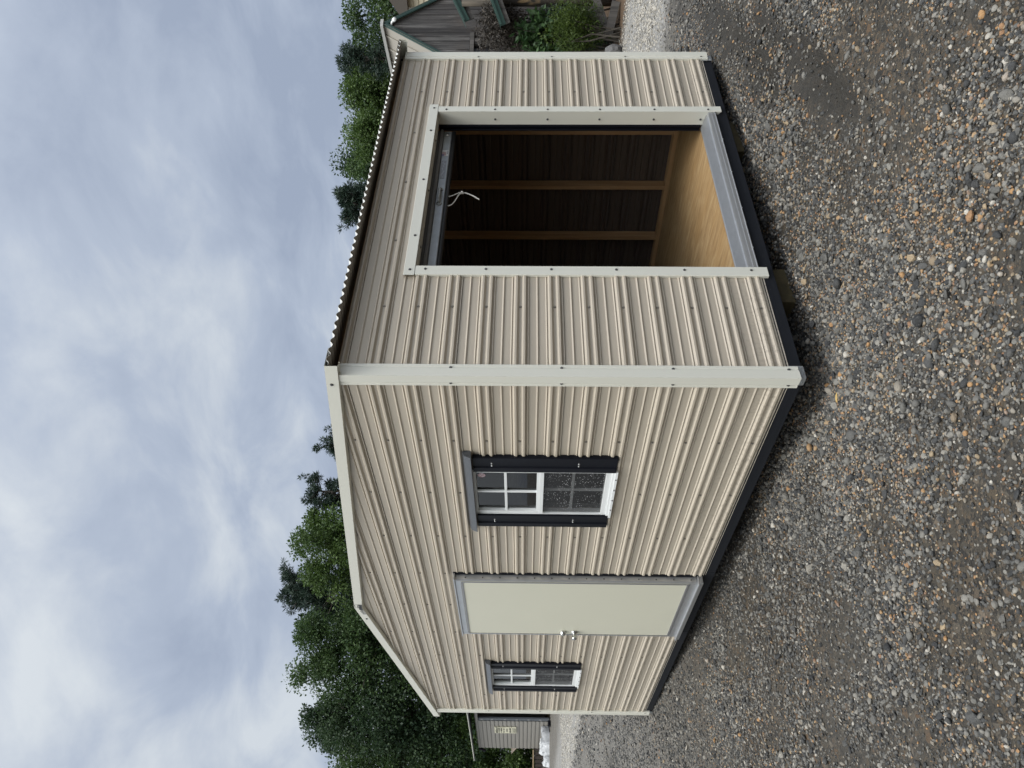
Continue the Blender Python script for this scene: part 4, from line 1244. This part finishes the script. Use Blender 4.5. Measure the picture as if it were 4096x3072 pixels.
# tan gable end
tg = empty('tan_outbuilding', (7.0, 33.8, .6), 'tan roof slope of a low outbuilding showing behind the grey shed corner', 'outbuilding')
mb = MB(); mb.prism([(6.9, 33.2, 1.98), (5.80, 33.75, 1.98), (6.25, 33.5, 1.50), (6.9, 33.2, 1.30)], (.9, 1.8, 0)); mb.build('roof', paint('tan_roof', (.30, .25, .20), .6), tg)
mb = MB(); mb.box(6.7, 8.4, 34.0, 36.0, .55, 1.5); mb.build('wall', M['grey'], tg)
# odds and ends by the doorway of the grey shed
mb = MB(); mb.box(5.22, 5.42, 26.85, 27.02, .42, .52); mb.tube([(5.3, 26.8, .50), (5.15, 27.4, .44)], .02, 6)
tag(mb.build('scrap_metal', M['black']), 'small dark scrap lying at the grey shed doorway', 'scrap')

# ------------------------------------------------------------------ weathered barn and porch on the other side
pk = Vector((10.5, 3.08, 3.95)); bg_ = Vector((-.951, .309, 0)); bn = Vector((-.309, -.951, 0)); bb = -bn
barn = empty('weathered_barn', (10.5, 3.2, .1), 'old barn of weathered grey planks with a steep tan metal roof and green trim', 'barn')
def bp_(s, z, o=0.0): return pk + bg_ * s + bn * o + Vector((0, 0, z - pk.z))
def plank_mat():
    t = MT('weathered_planks')
    a = t.attr('tint').outputs['Fac']
    v = t.co((16, 16, 1.1))
    n = t.noise(1.0, 8, .70, v, .8)
    base = t.ramp(a, [(0, (.022, .020, .020)), (.35, (.050, .047, .045)), (.7, (.085, .080, .076)), (1, (.15, .144, .138))])
    c = t.mix(t.ramp(n, [(.36, .85), (.56, 0)]), base, (.022, .021, .022))
    c = t.mix(t.ramp(n, [(.57, 0), (.70, .7)]), c, (.27, .26, .25))
    c = t.mix(t.ramp(t.noise(1.3, 4, .6), [(.5, 0), (.75, .5)]), c, (.075, .055, .04))
    t.set(c, .85); t.bump(n, .8, .02); return t.m
mb = MB(); tint = []; random.seed(7); SL = 1.515
edges = [1.35]
while edges[-1] > -1.35: edges.append(edges[-1] - random.uniform(.085, .135))
for a, b in zip(edges[:-1], edges[1:]):
    za, zb2 = 3.90 - SL * abs(a), 3.90 - SL * abs(b)
    zm_ = [(.05, 2.42)] if False else None
    o = random.uniform(0, .014); tv = random.random()
    zlo = .02
    a2, b2 = a - .003, b + .003
    def add(z0a, z0b, z1a, z1b):
        mb.face([bp_(a2, z0a, o), bp_(b2, z0b, o), bp_(b2, z1b, o), bp_(a2, z1a, o)]); tint.append(tv)
        mb.face([bp_(a2, z0a, o), bp_(a2, z1a, o), bp_(a2, z1a, o - .03), bp_(a2, z0a, o - .03)]); tint.append(tv * .6)
    if a < .30: add(zlo, zlo, za, zb2)
    else:
        add(2.46, 2.46, za, zb2)
        if a < .42: add(zlo, zlo, 2.44, 2.44)
        else: add(zlo, zlo, 1.76, 1.76)
mb.build('plank_wall', plank_mat(), barn, tint=tint)
GREENM = paint('green_metal_trim', (.022, .052, .043), .4, .1, .1, 5)
for s in (-1, 1):
    mb = MB()
    A, B = bp_(0, 3.97, .05), bp_(s * 1.45, 3.97 - SL * 1.45, .05)
    mb.beam(A, B, .055, .03, upv=bn); mb.beam(A - Vector((0, 0, .03)), B - Vector((0, 0, .03)), .05, .02, upv=bn)
    mb.build('rake_board', GREENM, barn)
    mb = MB()
    A, B = bp_(0, 3.99, .07), bp_(s * 1.5, 3.99 - SL * 1.5, .07)
    C_, D_ = A + bb * 5.0, B + bb * 5.0
    mb.face([A, B, D_, C_])
    k = 0.25
    while k < 5:
        mb.beam(A + bb * k + Vector((0, 0, .012)), B + bb * k + Vector((0, 0, .012)), .035, .025, upv=(bg_ * s + Vector((0, 0, .66)))); k += .30
    mb.build('roof', paint('tan_metal_roof', (.27, .25, .215), .5, 0, .06, 3), barn)
mb = MB(); mb.beam(bp_(0, 4.0, .08), bp_(0, 4.0, .08) + bb * 5, .16, .05); mb.build('ridge_cap', paint('pale_ridge', (.42, .42, .40), .45), barn)
mb = MB(); mb.face([bp_(1.35, .02), bp_(1.35, 1.9), bp_(1.35, 1.9) + bb * 4.9, bp_(1.35, .02) + bb * 4.9]); mb.face([bp_(-1.35, .02), bp_(-1.35, 1.9), bp_(-1.35, 1.9) + bb * 4.9, bp_(-1.35, .02) + bb * 4.9])
mb.build('side_wall', paint('grey_wood_side', (.10, .095, .09), .9), barn)
WG = wood('grey_frame_wood', (.05, .047, .044), (.14, .13, .12), 'z', .9)
mb = MB(); mb.obox(bp_(.62, 2.415, .03), bg_, bn, (0, 0, 1), .42, .03, .035); mb.obox(bp_(.36, 2.07, .025), bg_, bn, (0, 0, 1), .035, .025, .30); mb.obox(bp_(.62, 1.76, .03), bg_, bn, (0, 0, 1), .42, .03, .03)
mb.obox(bp_(.415, 2.07, .0), bg_, bn, (0, 0, 1), .018, .03, .31)
wf = mb.build('barn_window', WG, barn)
mb = MB(); mb.obox(bp_(.72, 2.08, -.03), bg_, bn, (0, 0, 1), .29, .004, .31); t = MT('dusty_dark_room_pane'); t.set(t.mix(t.ramp(t.noise(9, 5, .7), [(.5, 0), (.68, 1)]), (.012, .011, .011), (.07, .06, .05)), .25); mb.build('pane', t.m, wf)  # near-black colour painted in for the unlit inside, with paler dusty flecks
sc_ = MB(); sc_.lathe([(0, 0), (.035, 0), (.035, .10), (.028, .115), (0, .115)], bp_(-.03, 3.79, .10), (-.75, -.55, -.30), 14, 0); sc_.tube([bp_(0, 3.84, .01), bp_(-.02, 3.83, .06), bp_(-.03, 3.80, .10)], .018, 8)
tag(sc_.build('security_camera', [M['vinyl']]), 'small white security camera under the peak of the barn gable', 'camera')
# cream house behind the barn
ho = empty('cream_house', (18.0, 5.4, .2), 'cream sided house corner showing above the barn gable slope', 'house')
mb = MB()
for i in range(26):
    z = 1.0 + i * .14
    mb.strip([(17.62, 6.08, z), (17.60, 6.08, z), (17.64, 6.08, z + .14)], [(18.5, 1.5, z), (18.48, 1.5, z), (18.52, 1.5, z + .14)], 0)
mb.face([(17.62, 6.08, .2), (22, 7, .2), (22, 7, 4.7), (17.62, 6.08, 4.7)]); mb.build('wall', paint('cream_siding', (.56, .50, .36), .5), ho)
mb = MB(); mb.box(17.55, 17.66, 5.98, 6.12, .2, 4.62); mb.build('corner_board', M['vinyl'], ho)
mb = MB(); mb.prism([(17.3, 6.4, 4.62), (22.2, 7.4, 4.62), (22.2, 4.0, 6.4), (17.8, 3.7, 6.4)], (.9, -4.9, 0)); mb.build('roof', paint('brown_shingles', (.08, .07, .06), .9), ho)
# little green-edged awnings and the log post
def awning(a, b, label, th, dep):
    """small lean-to edge: green metal drip edge a-b, sheet and rafter running back from it to the barn"""
    r_ = empty('porch_awning', a, label, 'awning', 'green edged awnings on the barn porch')
    a, b = Vector(a), Vector(b); d = (b - a).normalized(); back = Vector((.80, .60, 0))
    mb = MB(); mb.beam(a, b, .03, th); mb.beam(a + Vector((0, 0, th * .45)) - back * .012, b + Vector((0, 0, th * .45)) - back * .012, .05, .022); mb.build('green_edge', GREENM, r_)
    mb = MB(); o = Vector((0, 0, th / 2 + .012))
    mb.face([a + o, b + o, b + o + back * dep, a + o + back * dep]); mb.build('roof_sheet', GREENM, r_)
    mb = MB(); n = back * .05 - Vector((0, 0, th * 1.05)); mb.beam(a + n, b + n - d * .04, .04, th * .95); mb.build('fascia_board', WG, r_)
awning((10.02, 1.94, 2.83), (9.40, 2.47, 2.42), 'upper green edged awning above the log post', .085, .7)
awning((9.39, 1.75, 2.11), (8.80, 2.25, 1.82), 'lower green edged awning beside the log post, over the leafy shrub', .075, .5)
mb = MB(); mb.box(9.50, 9.60, 1.78, 1.88, 0.0, 2.05); tag(mb.build('awning_post', WG), 'plain square post holding up the lower green edged awning', 'post')
lp = MB(); random.seed(2)
lp.tube([(9.60, 2.24, .05), (9.61, 2.245, .7), (9.595, 2.24, 1.3), (9.60, 2.25, 1.9), (9.60, 2.24, 2.50)], [.095, .088, .092, .086, .092], 14)
def log_mat():
    t = MT('weathered_log')
    n = t.noise(1, 7, .65, t.co((14, 14, 1.6)), 1.2)
    c = t.ramp(n, [(.3, (.020, .017, .014)), (.5, (.055, .046, .036)), (.72, (.12, .10, .075))])
    k = t.noise(1.0, 3, .5, t.co((5, 5, 2.1)))
    c = t.mix(t.ramp(k, [(.60, 0), (.68, .9)]), c, (.36, .25, .13))
    t.set(c, .8); t.bump(n, .6, .02); return t.m
tag(lp.build('log_post', log_mat()), 'round weathered log post with bare tan knots under the upper awning', 'post')
# plants in front of the barn
def shrub(name, c, size, n, leaf, kind, label, seed, wid=.5, stems=10, cat='shrub', clump=14, flat=.5, droop=.2):
    rg = np.random.default_rng(seed); g = gnd(c[0], c[1])
    r_ = empty(name, (c[0], c[1], g), label, cat)
    cl = rg.normal(0, 1, (clump, 3)); cl /= np.linalg.norm(cl, axis=1)[:, None]; cl *= rg.uniform(.3, 1, clump)[:, None]
    cl = np.array(c) + cl * np.array(size) * .8
    i = rg.integers(0, clump, n)
    q = rg.normal(0, 1, (n, 3)); q /= np.linalg.norm(q, axis=1)[:, None]
    P = cl[i] + q * rg.uniform(.2, 1, n)[:, None] ** .6 * np.array(size) * .42
    P[:, 2] = np.maximum(P[:, 2], g + .02)
    quad_mesh('leaves', leaves_at(P, np.full(n, leaf), rg, wid, droop, q, flat), np.clip(rg.uniform(.1, .8, clump)[i] + rg.normal(0, .2, n), 0, 1), LM[kind], r_)
    mb = MB()
    for k in range(min(stems, clump)):
        p = Vector(cl[k]); b = Vector((c[0] + rg.normal(0, size[0] * .25), c[1] + rg.normal(0, size[1] * .25), g - .02))
        mb.tube([b, b.lerp(p, .5) + Vector((rg.normal(0, .05), rg.normal(0, .05), .08)), p], [.016, .011, .004], 5, caps=False)
    mb.build('stems', BARK, r_); return r_
shrub('dead_vine', (9.40, 2.56, 1.92), (.50, .42, .42), 9000, .05, 'dead', 'brown dried vine hanging over the barn window beneath the awnings', 41, .35, 14, 'vine', 30, droop=.6)
shrub('dead_vine', (9.28, 2.72, 1.35), (.45, .36, .52), 8000, .05, 'dead', 'brown dried vine hanging low beside the barn wall', 44, .35, 14, 'vine', 26, droop=.6)
shrub('porch_shade_bush', (9.35, 2.66, .85), (.45, .50, .75), 12000, .06, 'pine', 'dark leaf mass standing in for the porch shade behind the leafy shrub', 46, .4, 14, 'bush', 34)  # dark leaf mass added to stand for the shadow under the porch
shrub('leafy_shrub', (9.02, 2.50, 1.32), (.30, .36, .42), 620, .115, 'shrub', 'shrub of large oval green leaves beside the log post', 42, .5, 12, 'shrub', 24)
shrub('feathery_bush', (8.80, 2.36, .74), (.44, .52, .46), 6800, .045, 'bright', 'bright yellow-green feathery bush low in front of the barn', 43, .3, 14, 'shrub', 34, droop=-.5)
shrub('leafy_shrub', (8.68, 2.72, 1.20), (.22, .25, .42), 520, .085, 'shrub', 'narrow shrub of small green leaves next to the far corner trim of the tan shed', 45, .45, 8, 'shrub', 16)
t = MT('dark_rock'); t.set(t.mix(t.noise(6, 6, .7), (.05, .05, .052), (.17, .165, .16)), .8); t.bump(t.noise(9, 6, .7), .7, .03)
lumpy('rock', (8.30, 2.44, .16), (.10, .12, .13), 'rounded dark grey rock on the brown earth by the tan shed corner', 'rock', t.m, 3, .10, 3)
for i, (a, b, lb) in enumerate((((9.25, 2.05, .42), (8.86, 2.34, .26), 'dark weathered plank lying across the earth strip under the bright bush'), ((9.05, 2.02, .12), (8.72, 2.36, .22), 'lower dark weathered plank leaning on the earth strip below the bright bush'))):
    mb = MB(); mb.beam(a, b, .05, .12); tag(mb.build('old_plank', WG), lb, 'plank', 'old planks by the barn')

# ------------------------------------------------------------------ small things on the gravel
t = MT('yellow_leaf'); t.set(t.mix(t.noise(60, 4, .6), (.24, .15, .035), (.38, .26, .06)), .5)
lx, ly = -.155, -.026; lz = gnd(lx, ly) + .022
mb = MB(); a = Vector((.75, -.55, 0)).normalized(); b_ = Vector((-a.y, a.x, 0)); c0 = Vector((lx, ly, lz))
L_ = [c0 + a * (u * .030) + b_ * (w * .011) + Vector((0, 0, h)) for u, w, h in ((-1, 0, 0), (-.4, 1, .006), (.3, .85, .007), (1, 0, .002), (.3, -.85, .004), (-.4, -1, .005))]
mid1, mid2 = c0 - a * .010 + Vector((0, 0, -.002)), c0 + a * .010 + Vector((0, 0, -.002))
for f in ((L_[0], mid1, L_[1]), (L_[1], mid1, mid2, L_[2]), (L_[2], mid2, L_[3]), (L_[0], L_[5], mid1), (L_[5], L_[4], mid2, mid1), (L_[4], L_[3], mid2)): mb.face(f)
tag(mb.build('fallen_leaf', t.m), 'single yellow fallen leaf on the gravel by the near shed corner', 'leaf')
